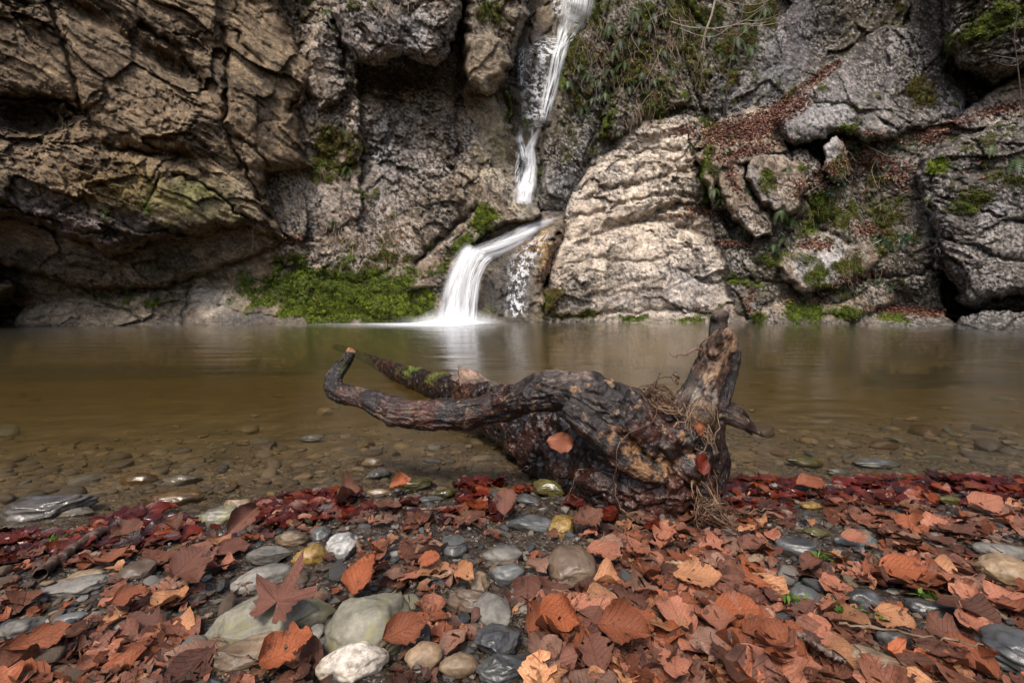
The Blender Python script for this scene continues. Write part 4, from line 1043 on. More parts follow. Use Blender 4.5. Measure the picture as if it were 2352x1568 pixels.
strand('water_strand', [(1222,335,14),(1222,380,24),(1212,420,36),(1204,465,38)], M['thin'], w, .16, fade=(.3,.02), bulge=.10)
strand('water_strand', [(1222,292,5),(1222,320,8),(1220,350,10)], M['thin'], w, .10, fade=(.2,.2), bulge=.05)
strand('splash_and_painted_glint', [(1190,350,14),(1188,390,14),(1186,420,18)], M['patchy'], w, .1)
w = wf('broad silky lower waterfall bending left and dropping into the pool')
strand('water_strand', [(1288,497,3),(1258,510,18),(1225,524,32),(1190,546,46),(1150,566,46),(1110,580,44),(1072,590,40)], M['silk'], w, .10, fade=(.25,.02), bulge=.12)
strand('water_strand', [(1240,520,14),(1200,542,24),(1150,562,24),(1105,576,20),(1068,584,20)], M['silk'], w, .16, fade=(.1,.02), bulge=.2)
strand('water_strand', [(1090,566,40),(1074,590,56),(1060,630,66),(1050,680,78),(1044,738,92)], M['silk'], w, free=[8.1, 8.0, 7.86, 7.8, 7.78], fade=(.14,.12), bulge=.22, nw=24)
strand('water_strand', [(1080,572,30),(1066,600,40),(1052,640,46),(1040,690,54),(1034,738,66)], M['silk'], w, free=[8.05, 7.92, 7.78, 7.72, 7.70], fade=(.1,.0), bulge=.22, nw=20)
strand('water_strand', [(1130,590,18),(1112,606,20),(1098,640,20),(1090,690,20),(1086,736,24)], M['thin'], w, free=[8.0, 7.92, 7.84, 7.8, 7.78], fade=(.1,.0))
strand('water_strand', [(1112,584,44),(1096,600,46),(1082,640,44),(1074,690,44),(1070,738,50)], M['thin'], w, free=[8.02, 7.95, 7.86, 7.82, 7.80], fade=(.1,.0))
strand('mist', [(1044,694,80),(1044,712,130),(1044,728,190),(1044,746,240)], M['mist'], w, free=[7.62, 7.6, 7.56, 7.5], fade=(1.0,.0), bulge=.3, nw=24)
strand('mist', [(1040,706,90),(1040,722,160),(1040,746,230)], M['mist'], w, free=[7.44, 7.42, 7.36], fade=(1.0,.0), bulge=.3, nw=24)
strand('mist', [(1010,722,160),(1010,734,240),(1010,746,300)], M['mist'], w, free=[7.4, 7.38, 7.34], fade=(1.0,.0), bulge=.3, nw=24)
strand('splash_and_painted_glint', [(1262,530,20),(1236,560,50),(1206,600,76),(1190,650,60),(1186,700,60),(1186,730,60)], M['patchy'], w, .03, bulge=.05)  # splashes and painted gleams on the wet slab
t = NT('foam')
al = t.n('Attribute', attribute_name='wet').outputs['Fac']
geo = t.n('NewGeometry').outputs['Position']
sc = t.n('VectorMath', operation='MULTIPLY', x0=geo); sc.inputs[1].default_value = (1.2, 3.0, 1)
a = t.math('MULTIPLY', al, t.ramp(t.noise(1.6, 3, .5, sc.outputs[0]), [(.25, .75), (.7, 1.0)]), True)
df = t.n('BsdfDiffuse'); df.inputs[0].default_value = (.88, .91, .95, 1)
m2 = t.n('MixShader'); t.set(m2.inputs[0], a); t.t.links.new(t.n('BsdfTransparent').outputs[0], m2.inputs[1]); t.t.links.new(df.outputs[0], m2.inputs[2])
M['foam'] = t.surf(m2)
def foam():
    xs = np.linspace(-4.6, 1.6, 200); ys = np.linspace(6.0, 9.2, 110)
    gx, gy = np.meshgrid(xs, ys)
    cx, cy_ = P(1036, 740, 7.75).x, 7.72
    dx = gx - cx; dy = gy - cy_
    sx = np.where(dx < 0, 1.05, .45); sy = np.where(dy < 0, .72, .6)
    d = (dx / sx) ** 2 + (dy / sy) ** 2
    sx2 = np.where(dx < 0, 1.9, .8)
    d2 = (dx / sx2) ** 2 + (dy / np.where(dy < 0, .75, .6)) ** 2
    a = np.clip(1.35 * np.exp(-d * 1.1) + .20 * np.exp(-d2 * 1.1), 0, 1)
    a = np.where(a < .012, 0, a)
    z = .004 + .085 * np.exp(-((dx / .42) ** 2 + ((dy - .02) / .20) ** 2))
    idx = np.arange(gx.size).reshape(gx.shape)
    q = np.stack([idx[:-1, :-1], idx[:-1, 1:], idx[1:, 1:], idx[1:, :-1]], -1).reshape(-1, 4)
    keep = a.ravel()[q].max(1) > 0
    q = q[keep]; u, inv = np.unique(q, return_inverse=True)
    V = np.stack([gx.ravel(), gy.ravel(), z.ravel()], 1)[u]
    tag(link('foam', make_mesh('foam', V, inv.reshape(q.shape), True, None, a.ravel()[u]), M['foam']),
        'soft white foam spreading left over the pool under the lower waterfall', 'foam')
foam()
# ------------------------------------------------------------------ the driftwood root
def wood_material():
    t = NT('weathered_wet_wood')
    tint = t.n('Attribute', attribute_name='tint').outputs['Color']
    wet = t.n('Attribute', attribute_name='wet').outputs['Fac']
    fu = t.n('Attribute', attribute_name='fib').outputs['Vector']
    geo = t.n('NewGeometry').outputs['Position']
    n1 = t.noise(1.0, 5, .65, fu)
    n2 = t.noise(160, 4, .65, geo)
    n3 = t.noise(38, 5, .6, geo)
    c = t.mix(1, tint, t.ramp(n1, [(.32, .35), (.48, .9), (.6, 1.35), (.72, 1.9)]), 'MULTIPLY')
    c = t.mix(1, c, t.ramp(n2, [(.3, .55), (.5, 1.0), (.7, 1.6)]), 'MULTIPLY')
    c = t.mix(1, c, t.ramp(n3, [(.3, .7), (.5, 1.0), (.7, 1.25)]), 'MULTIPLY')
    h = t.math('ADD', t.math('MULTIPLY', n1, 1.0), t.math('ADD', t.math('MULTIPLY', n2, .35), t.math('MULTIPLY', n3, .6)))
    bp = t.n('Bump', i_Strength=.9, i_Distance=.006, i_Height=h)
    r = t.n('MapRange', x0=t.math('ADD', wet, t.math('MULTIPLY', t.math('SUBTRACT', n3, .5), 1.2)), x1=.1, x2=.9, x3=.62, x4=.13).outputs[0]
    return t.surf(t.bsdf(i_Base_Color=c, i_Roughness=r, i_Normal=bp.outputs[0]))
M['wood'] = wood_material()
def skel(pts, n=26):
    """pts: x, y, radius (frame units), depth -> world centres and radii"""
    c = spline(pts, n)
    w = np.array([P(a, b, d)[:] for a, b, r, d in c])
    rad = np.array([r * PXM(a, b, d) for a, b, r, d in c])
    return w, rad
def tube_bm(w, rad, ns=14, cap=True):
    tan = np.gradient(w, axis=0); tan /= np.linalg.norm(tan, axis=1, keepdims=True)
    ref = np.array([0, 0, 1.0]) if abs(tan[0][2]) < .8 else np.array([0, 1.0, 0])
    V = []; up = ref
    for i in range(len(w)):
        s = np.cross(tan[i], up); s /= np.linalg.norm(s) + 1e-9
        up = np.cross(s, tan[i]); up /= np.linalg.norm(up)
        a = np.arange(ns) / ns * 2 * np.pi
        V.append(w[i] + rad[i] * (np.cos(a)[:, None] * s + np.sin(a)[:, None] * up))
    V = np.concatenate(V)
    F = []
    for i in range(len(w) - 1):
        for j in range(ns):
            F.append((i * ns + j, i * ns + (j + 1) % ns, (i + 1) * ns + (j + 1) % ns, (i + 1) * ns + j))
    F = [list(f) for f in F]
    if cap:
        F.append(list(range(ns))[::-1]); F.append([(len(w) - 1) * ns + j for j in range(ns)])
    return V, F
def remeshed(tubes, blobs, vox):
    vs, fs = [], []; o = 0
    for V, F in tubes:
        vs += [tuple(q) for q in V]; fs += [[i + o for i in f] for f in F]; o += len(V)
    for c, r in blobs:
        v, f = ICO[3]
        vs += [tuple(q) for q in v * np.array(r) + np.array(c)]; fs += [[i + o for i in k] for k in f.tolist()]; o += len(v)
    me = bpy.data.meshes.new('tmp'); me.from_pydata(vs, [], fs)
    ob = bpy.data.objects.new('tmp', me); COL.objects.link(ob)
    m = ob.modifiers.new('r', 'REMESH'); m.mode = 'VOXEL'; m.voxel_size = vox; m.use_smooth_shade = True
    s = ob.modifiers.new('s', 'SMOOTH'); s.factor = .5; s.iterations = 4
    dg = bpy.context.evaluated_depsgraph_get()
    ev = ob.evaluated_get(dg); m2 = ev.to_mesh()
    n = len(m2.vertices); V = np.zeros(n * 3, np.float32); m2.vertices.foreach_get('co', V)
    N = np.zeros(n * 3, np.float32); m2.vertices.foreach_get('normal', N)
    F = np.array([list(p.vertices) for p in m2.polygons if len(p.vertices) == 4], np.int32)
    ev.to_mesh_clear(); bpy.data.objects.remove(ob); bpy.data.meshes.remove(me)
    return V.reshape(-1, 3), N.reshape(-1, 3), F
def wood_part(name, parent, paths, blobs=(), vox=.0032, knob=1.0, fibre=1.0, dry=.5, colfn=None, blob_px=None, seed=0, gouge=1.0, mat=None):
    sk = [skel(p) for p in paths]
    tubes = [tube_bm(w, r) for w, r in sk]
    bl = []
    for (x, y, r, d, *sq) in blobs:
        m = PXM(x, y, d); q = sq[0] if sq else (1, 1, 1)
        bl.append((P(x, y, d)[:], (r * m * q[0], r * m * q[1], r * m * q[2])))
    V, N, F = remeshed(tubes, bl, vox)
    # where along which limb is each point: fibres follow the limb
    C = np.concatenate([w for w, r in sk]); Rr = np.concatenate([r for w, r in sk])
    T = np.concatenate([np.gradient(w, axis=0) for w, r in sk]); T /= np.linalg.norm(T, axis=1, keepdims=True)
    S = np.concatenate([np.concatenate([[0], np.cumsum(np.linalg.norm(np.diff(w, axis=0), axis=1))]) + 3.7 * k for k, (w, r) in enumerate(sk)])
    best = np.full(len(V), 1e9, np.float32); bi = np.zeros(len(V), np.int64)
    for k in range(len(C)):
        d = ((V - C[k]) ** 2).sum(1) / max(Rr[k], .012) ** 2
        m = d < best; best[m] = d[m]; bi[m] = k
    rel = V - C[bi]
    along = (rel * T[bi]).sum(1)
    rad = rel - along[:, None] * T[bi]
    rn = rad / (np.linalg.norm(rad, axis=1, keepdims=True) + 1e-9)
    s = S[bi] + along
    # fibre space: long along the limb, fine across; slight spiral
    fs = np.stack([rn[:, 0] * .05 + V[:, 0] * .25, rn[:, 1] * .05 + V[:, 1] * .25, rn[:, 2] * .05 + V[:, 2] * .25], 1) * 150
    wob = fbm(V, .10, 3, seed + 2)
    fs = fs + (wob * 1.6)[:, None]
    fib3 = np.concatenate([fs * .55, ], 1) + (s * 7.0)[:, None] * np.array([.5, -.3, .4])
    f1 = fbm(fib3, 1.0, 4, seed + 5, .6)
    big = fbm(V, .085, 4, seed + 9)
    g = fbm(V, .035, 4, seed + 13, .6)
    fa, cr, rr = facet(V + .006 * g[:, None], .035, seed + 20)
    pits = np.clip(.18 - cr, 0, .18) / .18
    gv = sstep(.08, .26, fbm(fib3 * .45, 1.0, 3, seed + 31))
    scale = np.clip(Rr[bi] / .06, .25, 1.3)
    h = scale * (.022 * big * knob + .0055 * f1 * fibre + .007 * g * knob + .0030 * fa * knob - .008 * gv * gouge)
    V2 = V + N * h[:, None]
    z = V2[:, 2]
    # colour: black-brown wet heartwood, silvered where it has dried long, raw tan where bark broke off
    c_dark = np.array((.014, .009, .007)); c_red = np.array((.065, .020, .010)); c_grey = np.array((.105, .076, .060)); c_tan = np.array((.30, .19, .10))
    vary = fbm(V, .13, 4, seed + 40); v2 = fbm(V, .03, 3, seed + 41)
    k = sstep(-.02, .22, vary + .4 * v2)[:, None]
    col = c_dark * (1 - k) + (c_dark * .45 + c_red * .55) * k
    dr = np.full(len(V), dry) if not callable(dry) else dry(V)
    k = sstep(.0, .4, dr - .45 + .8 * vary + .5 * f1 + .35 * v2)[:, None]
    col = col * (1 - k) + k * (c_grey * (.8 + .8 * v2[:, None]))
    k = (sstep(.22, .28, fbm(V, .03, 4, seed + 50, .65) + .12 * f1) * np.clip(dr * 1.2, .1, .7))[:, None]
    col = col * (1 - k) + k * c_tan
    wetv = np.clip(1.05 - dr * 1.1 + .3 * vary, 0, 1)
    if colfn is not None:
        col, wetv, V2 = colfn(V, N, V2, col, wetv, f1, v2, g, vary)
    me = make_mesh(name, V2, F, True, np.clip(col, .004, .8), wetv)
    a = me.attributes.new('fib', 'FLOAT_VECTOR', 'POINT'); a.data.foreach_set('vector', np.asarray(fib3 * 1.3, np.float32).ravel())
    return link(name, me, mat or M['wood'], parent)
DW = empty('driftwood', (0, 0, 0), 'gnarled black brown driftwood root lying half in the pool at the water edge', 'driftwood')
def blend(col, k, c):
    k = np.clip(k, 0, 1)[:, None]
    return col * (1 - k) + k * np.array(c)
def near(V, x, y, r, d):
    c = np.array(P(x, y, d)[:]); q = r * PXM(x, y, d)
    return np.exp(-((V - c) ** 2).sum(1) / q ** 2)
# trunk: from the foot on the shore back into the water, dark and soaked
def trunk_col(V, N, V2, col, wet, f1, v2, g, vary):
    # curved reddish grain near the foot
    k = near(V, 1500, 1120, 85, .98) * sstep(-.1, .2, f1 + .3 * vary)
    col = blend(col, k * .8, (.10, .026, .013))
    V2 = V2 + N * (.004 * near(V, 1500, 1120, 85, .98) * f1)[:, None]
    return col * .75, np.clip(wet + .2, 0, 1), V2
wood_part('trunk', DW, [
    [(1060,902,32,1.98),(1130,950,42,1.66),(1210,1008,56,1.42),(1300,1058,76,1.22),(1400,1090,94,1.06),(1490,1108,92,1.0),(1560,1110,80,1.0)],
    [(1150,985,24,1.58),(1270,1075,40,1.20),(1380,1130,46,1.02),(1480,1165,36,.95)],
    [(1400,1060,70,1.06),(1480,1120,74,1.0),(1545,1160,46,.96)],
    [(1560,1060,70,1.02),(1580,1120,60,.99),(1570,1165,36,.965)],
    [(1620,990,34,1.05),(1636,1050,36,1.04),(1632,1110,34,1.02),(1616,1150,24,1.0)]],
    blobs=[(1520,1170,40,.95,(1.3,1,.6)), (1590,1160,30,.96), (1625,1120,30,1.0), (1240,1000,48,1.36), (1310,1030,60,1.24), (1390,1050,72,1.12), (1190,985,30,1.5), (1265,972,46,1.30), (1335,990,52,1.18), (1500,1176,46,.955,(1.3,1,.7)), (1565,1176,36,.95,(1.2,1,.7))], dry=lambda V: .02 + .12 * sstep(.1, .3, V[:, 2]), colfn=trunk_col, seed=1, knob=1.1, vox=.0034)
# the great arched limb in front: its thin end reaches out over the water and hooks up
def limb_col(V, N, V2, col, wet, f1, v2, g, vary):
    hf = fbm(V, .016, 3, 77, .65)
    for (x, y, r, d, s) in [(1395,915,16,.98,1), (1345,880,14,1.0,.6), (1262,905,10,1.0,.9), (1440,1040,34,.93,.9), (1475,1075,34,.92,.9), (1400,1000,26,.93,.7), (1500,1090,26,.92,.8), (1560,1000,14,.93,.9), (1590,1045,22,.93,.6), (1530,1080,36,.92,.7)]:
        k = sstep(.30, .62, s * .8 * near(V, x, y, r, d) * (1 + .3 * v2) + .9 * hf + .35 * f1)
        col = blend(col, k * .85, (.25, .13, .058)); wet = wet * (1 - .7 * np.clip(k, 0, 1))
    return col, wet, V2
wood_part('limb', DW, [
    [(1150,925,37,1.10),(1220,905,42,1.06),(1290,898,46,1.03),(1350,908,54,1.01),(1410,938,62,.99),(1465,990,66,.98),(1510,1040,64,.98),(1560,1070,56,.98)],
    [(1300,930,34,.99),(1360,975,34,.96),(1410,1030,32,.94),(1460,1070,30,.93),(1520,1090,30,.93)],
    [(1340,880,20,1.02),(1420,900,26,1.02),(1480,945,34,1.02),(1530,990,40,1.02),(1570,1020,40,1.02)]],
    blobs=[(1560,1010,46,.97), (1520,1030,40,.95), (1600,1040,38,.97), (1575,1070,40,.95), (1590,1088,26,.94), (1540,1000,26,.94), (1395,916,13,.965), (1475,1078,24,.93), (1440,1052,20,.93), (1262,902,10,1.0)],
    dry=lambda V: .10 + .55 * sstep(-.02, .12, V[:, 2] - .20 + .0 * V[:, 0]) * sstep(-.10, .10, V[:, 0]) , colfn=limb_col, seed=3, knob=1.2)
def arm_col(V, N, V2, col, wet, f1, v2, g, vary):
    k = near(V, 1000, 950, 60, 1.1) * sstep(-.1, .1, vary)
    col = blend(col, k * .7, (.075, .020, .011))
    k = .6 * (near(V, 790, 845, 12, 1.26) + near(V, 800, 825, 8, 1.26)) * (1 + 3 * v2)
    col = blend(col, k, (.06, .07, .012))
    return col, np.clip(wet + .1, 0, 1), V2
wood_part('branch', DW, [
    [(809,806,10,1.28),(799,822,14,1.28),(784,842,17,1.28),(769,862,19,1.27),(764,886,22,1.25),(784,904,24,1.23),(826,912,24,1.21),(866,926,28,1.19),(900,944,32,1.17),(950,952,35,1.15),(1010,951,37,1.14),(1070,951,36,1.13),(1130,938,36,1.11),(1200,915,38,1.08),(1260,905,36,1.06)]],
    blobs=[(766,866,20,1.265), (902,955,26,1.165), (868,908,10,1.19), (1075,966,22,1.12), (1115,962,18,1.11), (1000,968,20,1.13)], dry=lambda V: .22 + .25 * sstep(.1, .3, V[:, 0] * 1.0 + .35) * 0 + .12, colfn=arm_col, seed=5, knob=.75, fibre=1.0, vox=.003)
def cut_col(V, N, V2, col, wet, f1, v2, g, vary):
    return np.full_like(col, 1) * np.array((.40, .19, .08)) * (1 + v2[:, None]), wet * 0, V2
wood_part('sawn_tip', DW, [[(802,814,9.5,1.283),(806,807,10.5,1.283),(809,803,10.5,1.283)]], dry=.9, colfn=cut_col, seed=6, knob=.1, gouge=.1, vox=.0016)
# the mossy log end behind, and its splintered stub
def log_col(V, N, V2, col, wet, f1, v2, g, vary):
    up = sstep(.0, .6, N[:, 2])
    k = up * sstep(-.15, .1, vary + .5 * v2) * (np.clip(near(V, 950, 850, 55, 2.45) + near(V, 1010, 880, 30, 2.15), 0, 1))
    col = blend(col, k * 1.3, (.085, .105, .018))
    V2 = V2 + N * (k * (.004 + .006 * np.clip(g + .2, 0, 1)))[:, None]
    return col, wet, V2
wood_part('mossy_log', DW, [
    [(772,796,7,4.9),(845,824,11,3.75),(905,851,19,2.85),(950,868,25,2.5),(1000,886,30,2.2),(1060,902,36,1.95),(1120,925,42,1.70)]],
    dry=.25, colfn=log_col, seed=7, knob=.8, vox=.006)
def stub_col(V, N, V2, col, wet, f1, v2, g, vary):
    k = near(V, 1085, 872, 40, 1.9) * (1.2 + 2 * f1)
    col = blend(col, k, (.34, .22, .155)); return col, wet * .3, V2
wood_part('splintered_stub', DW, [
    [(1126,915,32,1.72),(1095,890,30,1.84),(1074,868,22,1.9),(1060,852,10,1.92),(1054,838,2.5,1.92)],
    [(1085,880,14,1.86),(1072,850,7,1.9),(1070,842,2,1.9)], [(1060,885,22,1.94),(1045,872,12,1.96),(1036,866,5,1.96)],
    [(1140,905,22,1.68),(1110,882,16,1.84),(1096,872,8,1.88)]], dry=.75, colfn=stub_col, seed=8, knob=1.0, fibre=1.6, vox=.003)
# the upright broken stubs at the right
def up_col(V, N, V2, col, wet, f1, v2, g, vary):
    k = (near(V, 1664, 775, 26, 1.04) + near(V, 1655, 800, 24, 1.04) * .8 + near(V, 1640, 850, 26, 1.02) * .5) * (1.1 + 2.6 * v2)
    col = blend(col, k, (.36, .21, .11)); wet = wet * (1 - np.clip(k, 0, 1))
    k = near(V, 1600, 905, 44, 1.0) * (.7 + 2 * v2); col = blend(col, k * .8, (.17, .14, .11))
    k = near(V, 1610, 955, 24, .98) * (.9 + 2.4 * v2); col = blend(col, k, (.36, .22, .09))
    return col, wet, V2
wood_part('broken_stub', DW, [
    [(1585,1070,66,1.02),(1582,1010,60,1.02),(1590,950,52,1.03),(1606,895,44,1.04),(1630,845,37,1.05),(1650,800,31,1.05),(1661,775,27,1.05),(1666,758,17,1.05)],
    [(1650,800,18,1.03),(1668,775,16,1.03),(1676,752,7,1.03)], [(1640,815,14,1.02),(1634,788,8,1.02),(1637,768,3,1.02)], [(1680,810,12,1.03),(1688,785,8,1.03),(1686,764,3,1.03)], [(1655,790,12,1.01),(1652,764,6,1.01),(1656,748,2,1.01)], [(1560,960,14,1.0),(1578,905,9,1.01),(1600,860,6,1.02),(1612,835,2,1.02)], [(1600,1000,26,.98),(1610,950,24,.98),(1620,915,12,1.0)]],
    blobs=[(1680,790,16,1.04), (1640,790,16,1.03), (1656,770,15,1.03), (1672,770,12,1.02), (1610,960,24,.97), (1594,980,20,.97), (1618,930,16,.98)],
    dry=.36, colfn=up_col, seed=9, knob=1.5, gouge=1.0)
def tip_col(V, N, V2, col, wet, f1, v2, g, vary):
    k = near(V, 1655, 722, 14, 1.12) * (1 + 2 * v2); col = blend(col, k, (.40, .26, .16)); return col, wet * .6, V2
wood_part('broken_stub', DW, [[(1664,880,24,1.09),(1654,820,24,1.10),(1650,780,22,1.11),(1650,750,20,1.12),(1652,728,20,1.12),(1657,716,16,1.12)]],
    blobs=[(1662,724,13,1.11), (1643,730,11,1.11)], dry=.3, colfn=tip_col, seed=10, knob=1.0)
wood_part('side_limb', DW, [[(1640,1060,28,1.05),(1634,1000,30,1.06),(1646,940,26,1.07),(1662,890,24,1.08),(1676,850,21,1.09),(1686,822,17,1.09),(1690,802,13,1.09)]],
    blobs=[(1693,818,10,1.085)], dry=.12, seed=11, knob=.9)
wood_part('side_stub', DW, [[(1645,945,24,1.06),(1676,955,20,1.06),(1702,968,16,1.06),(1726,982,11,1.06),(1744,994,6,1.06),(1757,1002,3,1.06)], [(1710,975,8,1.09),(1722,990,5,1.09),(1730,1000,2,1.09)],
    [(1660,930,14,1.10),(1690,938,12,1.11),(1712,958,8,1.12),(1724,974,3,1.12)]], dry=.55, seed=12, knob=1.0, vox=.0026)
# roots: fine tubes
def root_mat(name, a, b, rough=.5):
    t = NT(name); geo = t.n('NewGeometry').outputs['Position']; rn = t.n('ObjectInfo').outputs['Random']
    c = t.ramp(t.noise(60, 4, .6, geo), [(.35, a), (.65, b)])
    c = t.mix(1, c, t.ramp(rn, [(0, .6), (1, 1.5)]), 'MULTIPLY')
    return t.surf(t.bsdf(i_Base_Color=c, i_Roughness=rough))
M['root'] = root_mat('dry_root', (.10, .055, .030), (.24, .15, .085)); M['rootdark'] = root_mat('wet_root', (.035, .02, .014), (.12, .055, .03), .3)
def root_mesh(name, pts, n=24, ns=6, wob=.004, seed=0):
    """pts: x,y,radius in mm,depth"""
    c = spline(pts, n); w = np.array([P(a, b, d)[:] for a, b, r, d in c]); rad = np.array([max(r, .25) * .001 for a, b, r, d in c])
    rs = np.random.RandomState(seed)
    j = rs.normal(size=(n, 3)); j = (j + np.roll(j, 1, 0) + np.roll(j, -1, 0)) / 3; w[1:-1] += wob * j[1:-1]
    V, F = tube_bm(w, rad, ns, False)
    return make_mesh(name, V, np.array(F))
_rr = random.Random(4)
def root(pts, mat='root', label=None, wob=.004, parent=DW, name='root'):
    o = link(name, root_mesh(name, pts, seed=_rr.randrange(9999), wob=wob), M[mat], parent)
    if label: o['label'] = label
    return o
for pts, m in [
    ([(1615,925,1.8,.97),(1600,990,1.4,.95),(1560,1010,1.2,.93),(1625,1050,1.1,.93),(1600,1110,1.0,.93),(1612,1170,1.0,.93)], 'root'),
    ([(1628,930,1.6,.97),(1632,975,1.5,.95),(1618,1030,1.3,.94),(1580,1060,1.2,.93),(1600,1120,1.2,.92),(1608,1180,1.0,.92),(1600,1210,1.,.92)], 'root'),
    ([(1636,925,1.4,.98),(1640,960,1.2,.97),(1622,1010,1.2,.96),(1640,1080,1.2,.95),(1650,1130,1.2,.94),(1640,1200,1.1,.92)], 'root'),
    ([(1605,920,1.2,.97),(1598,960,1.0,.95),(1606,1010,1.0,.94),(1600,1060,.9,.94),(1618,1110,.9,.94)], 'root'),
    ([(1646,940,1.2,.99),(1652,985,1.1,.98),(1630,1020,1.0,.97),(1590,1040,1.0,.95),(1580,1090,.9,.94)], 'root'),
    ([(1618,935,1.0,.96),(1626,990,.9,.95),(1634,1040,.9,.95),(1630,1100,.9,.94),(1654,1150,.9,.94)], 'root'),
    ([(1640,1120,1.0,.95),(1660,1180,.9,.93),(1700,1200,.9,.92),(1740,1215,.8,.91)], 'root'),
    ([(1520,900,1.2,1.0),(1500,960,1.2,.93),(1440,1000,1.1,.90),(1412,1060,1.1,.88),(1412,1120,1.1,.88),(1425,1175,1.1,.89),(1470,1200,1.,.90)], 'rootdark'),
    ([(1414,1110,1.1,.88),(1420,1150,1.1,.88),(1440,1190,1.2,.88),(1500,1205,1.2,.9),(1560,1200,1.2,.9)], 'root'),
    ([(1345,1078,.9,.93),(1325,1085,1.0,.93),(1312,1120,1.0,.93),(1285,1150,1.0,.94)], 'root'),
    ([(1220,1070,.9,1.06),(1190,1085,.9,1.08),(1150,1125,.8,1.10)], 'rootdark'),
    ([(1612,795,3.4,1.03),(1600,802,2.6,1.03),(1578,810,1.8,1.03),(1556,816,1.1,1.03),(1545,814,.8,1.03),(1538,808,.5,1.03)], 'rootdark'),
    ([(1480,925,2.2,1.04),(1500,890,2.0,1.06),(1512,868,1.6,1.06),(1514,856,1.2,1.06)], 'rootdark'),
    ([(1478,905,1.8,1.05),(1510,870,1.4,1.07),(1540,866,1.3,1.07),(1556,878,1.2,1.06)], 'rootdark'),
    ([(1462,905,4.0,1.05),(1476,908,5.0,1.05),(1500,915,3.5,1.05),(1520,925,2.5,1.04)], 'rootdark'),
    ([(1556,880,2.6,1.06),(1553,866,2.8,1.06),(1551,856,2.4,1.06)], 'rootdark'),
    ([(1505,955,5.5,1.0),(1515,925,5.0,1.02),(1524,905,2.5,1.03)], 'root'),
    ([(1480,935,1.4,1.02),(1530,900,1.2,1.03),(1570,930,1.2,1.01),(1590,980,1.0,.97)], 'root'),
    ([(1500,940,1.2,1.0),(1540,950,1.2,.98),(1570,985,1.1,.96),(1600,1000,1.0,.95)], 'root'),
    ([(1520,1000,1.2,.95),(1550,975,1.2,.95),(1580,960,1.,.95),(1570,925,.9,.97)], 'root'),
    ([(1470,1212,3.2,.90),(1520,1205,3.4,.90),(1570,1192,3.2,.90),(1620,1190,3.0,.91)], 'root'),
    ([(1480,1222,2.0,.89),(1530,1208,2.0,.89),(1590,1200,1.8,.89),(1640,1195,1.6,.9)], 'root'),
    ([(1640,1190,1.2,.91),(1700,1185,1.2,.91),(1760,1205,1.2,.90),(1800,1250,1.1,.86),(1805,1300,1.0,.83)], 'root'),
    ([(1650,1195,1.2,.90),(1690,1180,1.1,.91),(1740,1170,1.0,.93),(1780,1178,.9,.94)], 'root')]:
    root(pts, m)
# tangled ball of dead roots on the leaves beside the foot
def tangle(name, cx, cy_, rx, ry, d, n, seed, mat, rmm, parent):
    rs = np.random.RandomState(seed); Vs, Fs, o = [], [], 0
    for k in range(n):
        a0 = rs.rand() * 6.28; k2 = rs.uniform(2.0, 5.0) * rs.choice([-1, 1]); q = []
        rr = rs.uniform(.45, 1.0); ecc = rs.uniform(.5, 1.0); ph = rs.rand() * 6.28
        for i in range(7):
            a = a0 + k2 * i / 6
            q.append((cx + rx * rr * math.cos(a) + rs.normal() * rx * .10, cy_ + ry * rr * ecc * math.sin(a + ph * .3) + rs.normal() * ry * .1, rmm * rs.uniform(.5, 1.2), d + .05 * rr * math.sin(a * 1.3 + ph)))
        c = spline(q, 22); w = np.array([P(*c_[:2], c_[3])[:] for c_ in c])
        gz = ground_z(w[:, 0], w[:, 1]) + .004
        w[:, 2] = np.maximum(w[:, 2], gz)
        V, F = tube_bm(w, c[:, 2] * .001, 5, False)
        Vs.append(V); Fs.append(np.array(F) + o); o += len(V)
    ob = link(name, make_mesh(name, np.concatenate(Vs), np.concatenate(Fs)), M[mat], parent)
    ob['kind'] = 'stuff'
    return ob
tangle('root_tangle', 1655, 1200, 62, 66, .89, 60, 3, 'root', 1.0, DW)
tangle('root_tangle', 1655, 1205, 56, 52, .88, 50, 4, 'rootdark', 1.2, DW)
tangle('root_tangle', 1612, 985, 34, 62, .965, 34, 5, 'root', .8, DW)
tangle('root_tangle', 1520, 915, 46, 36, 1.03, 36, 6, 'rootdark', 1.0, DW)
tangle('root_tangle', 1530, 930, 40, 26, 1.01, 20, 7, 'root', .9, DW)
tangle('root_tangle', 1620, 1130, 34, 60, .94, 18, 8, 'root', .8, DW)
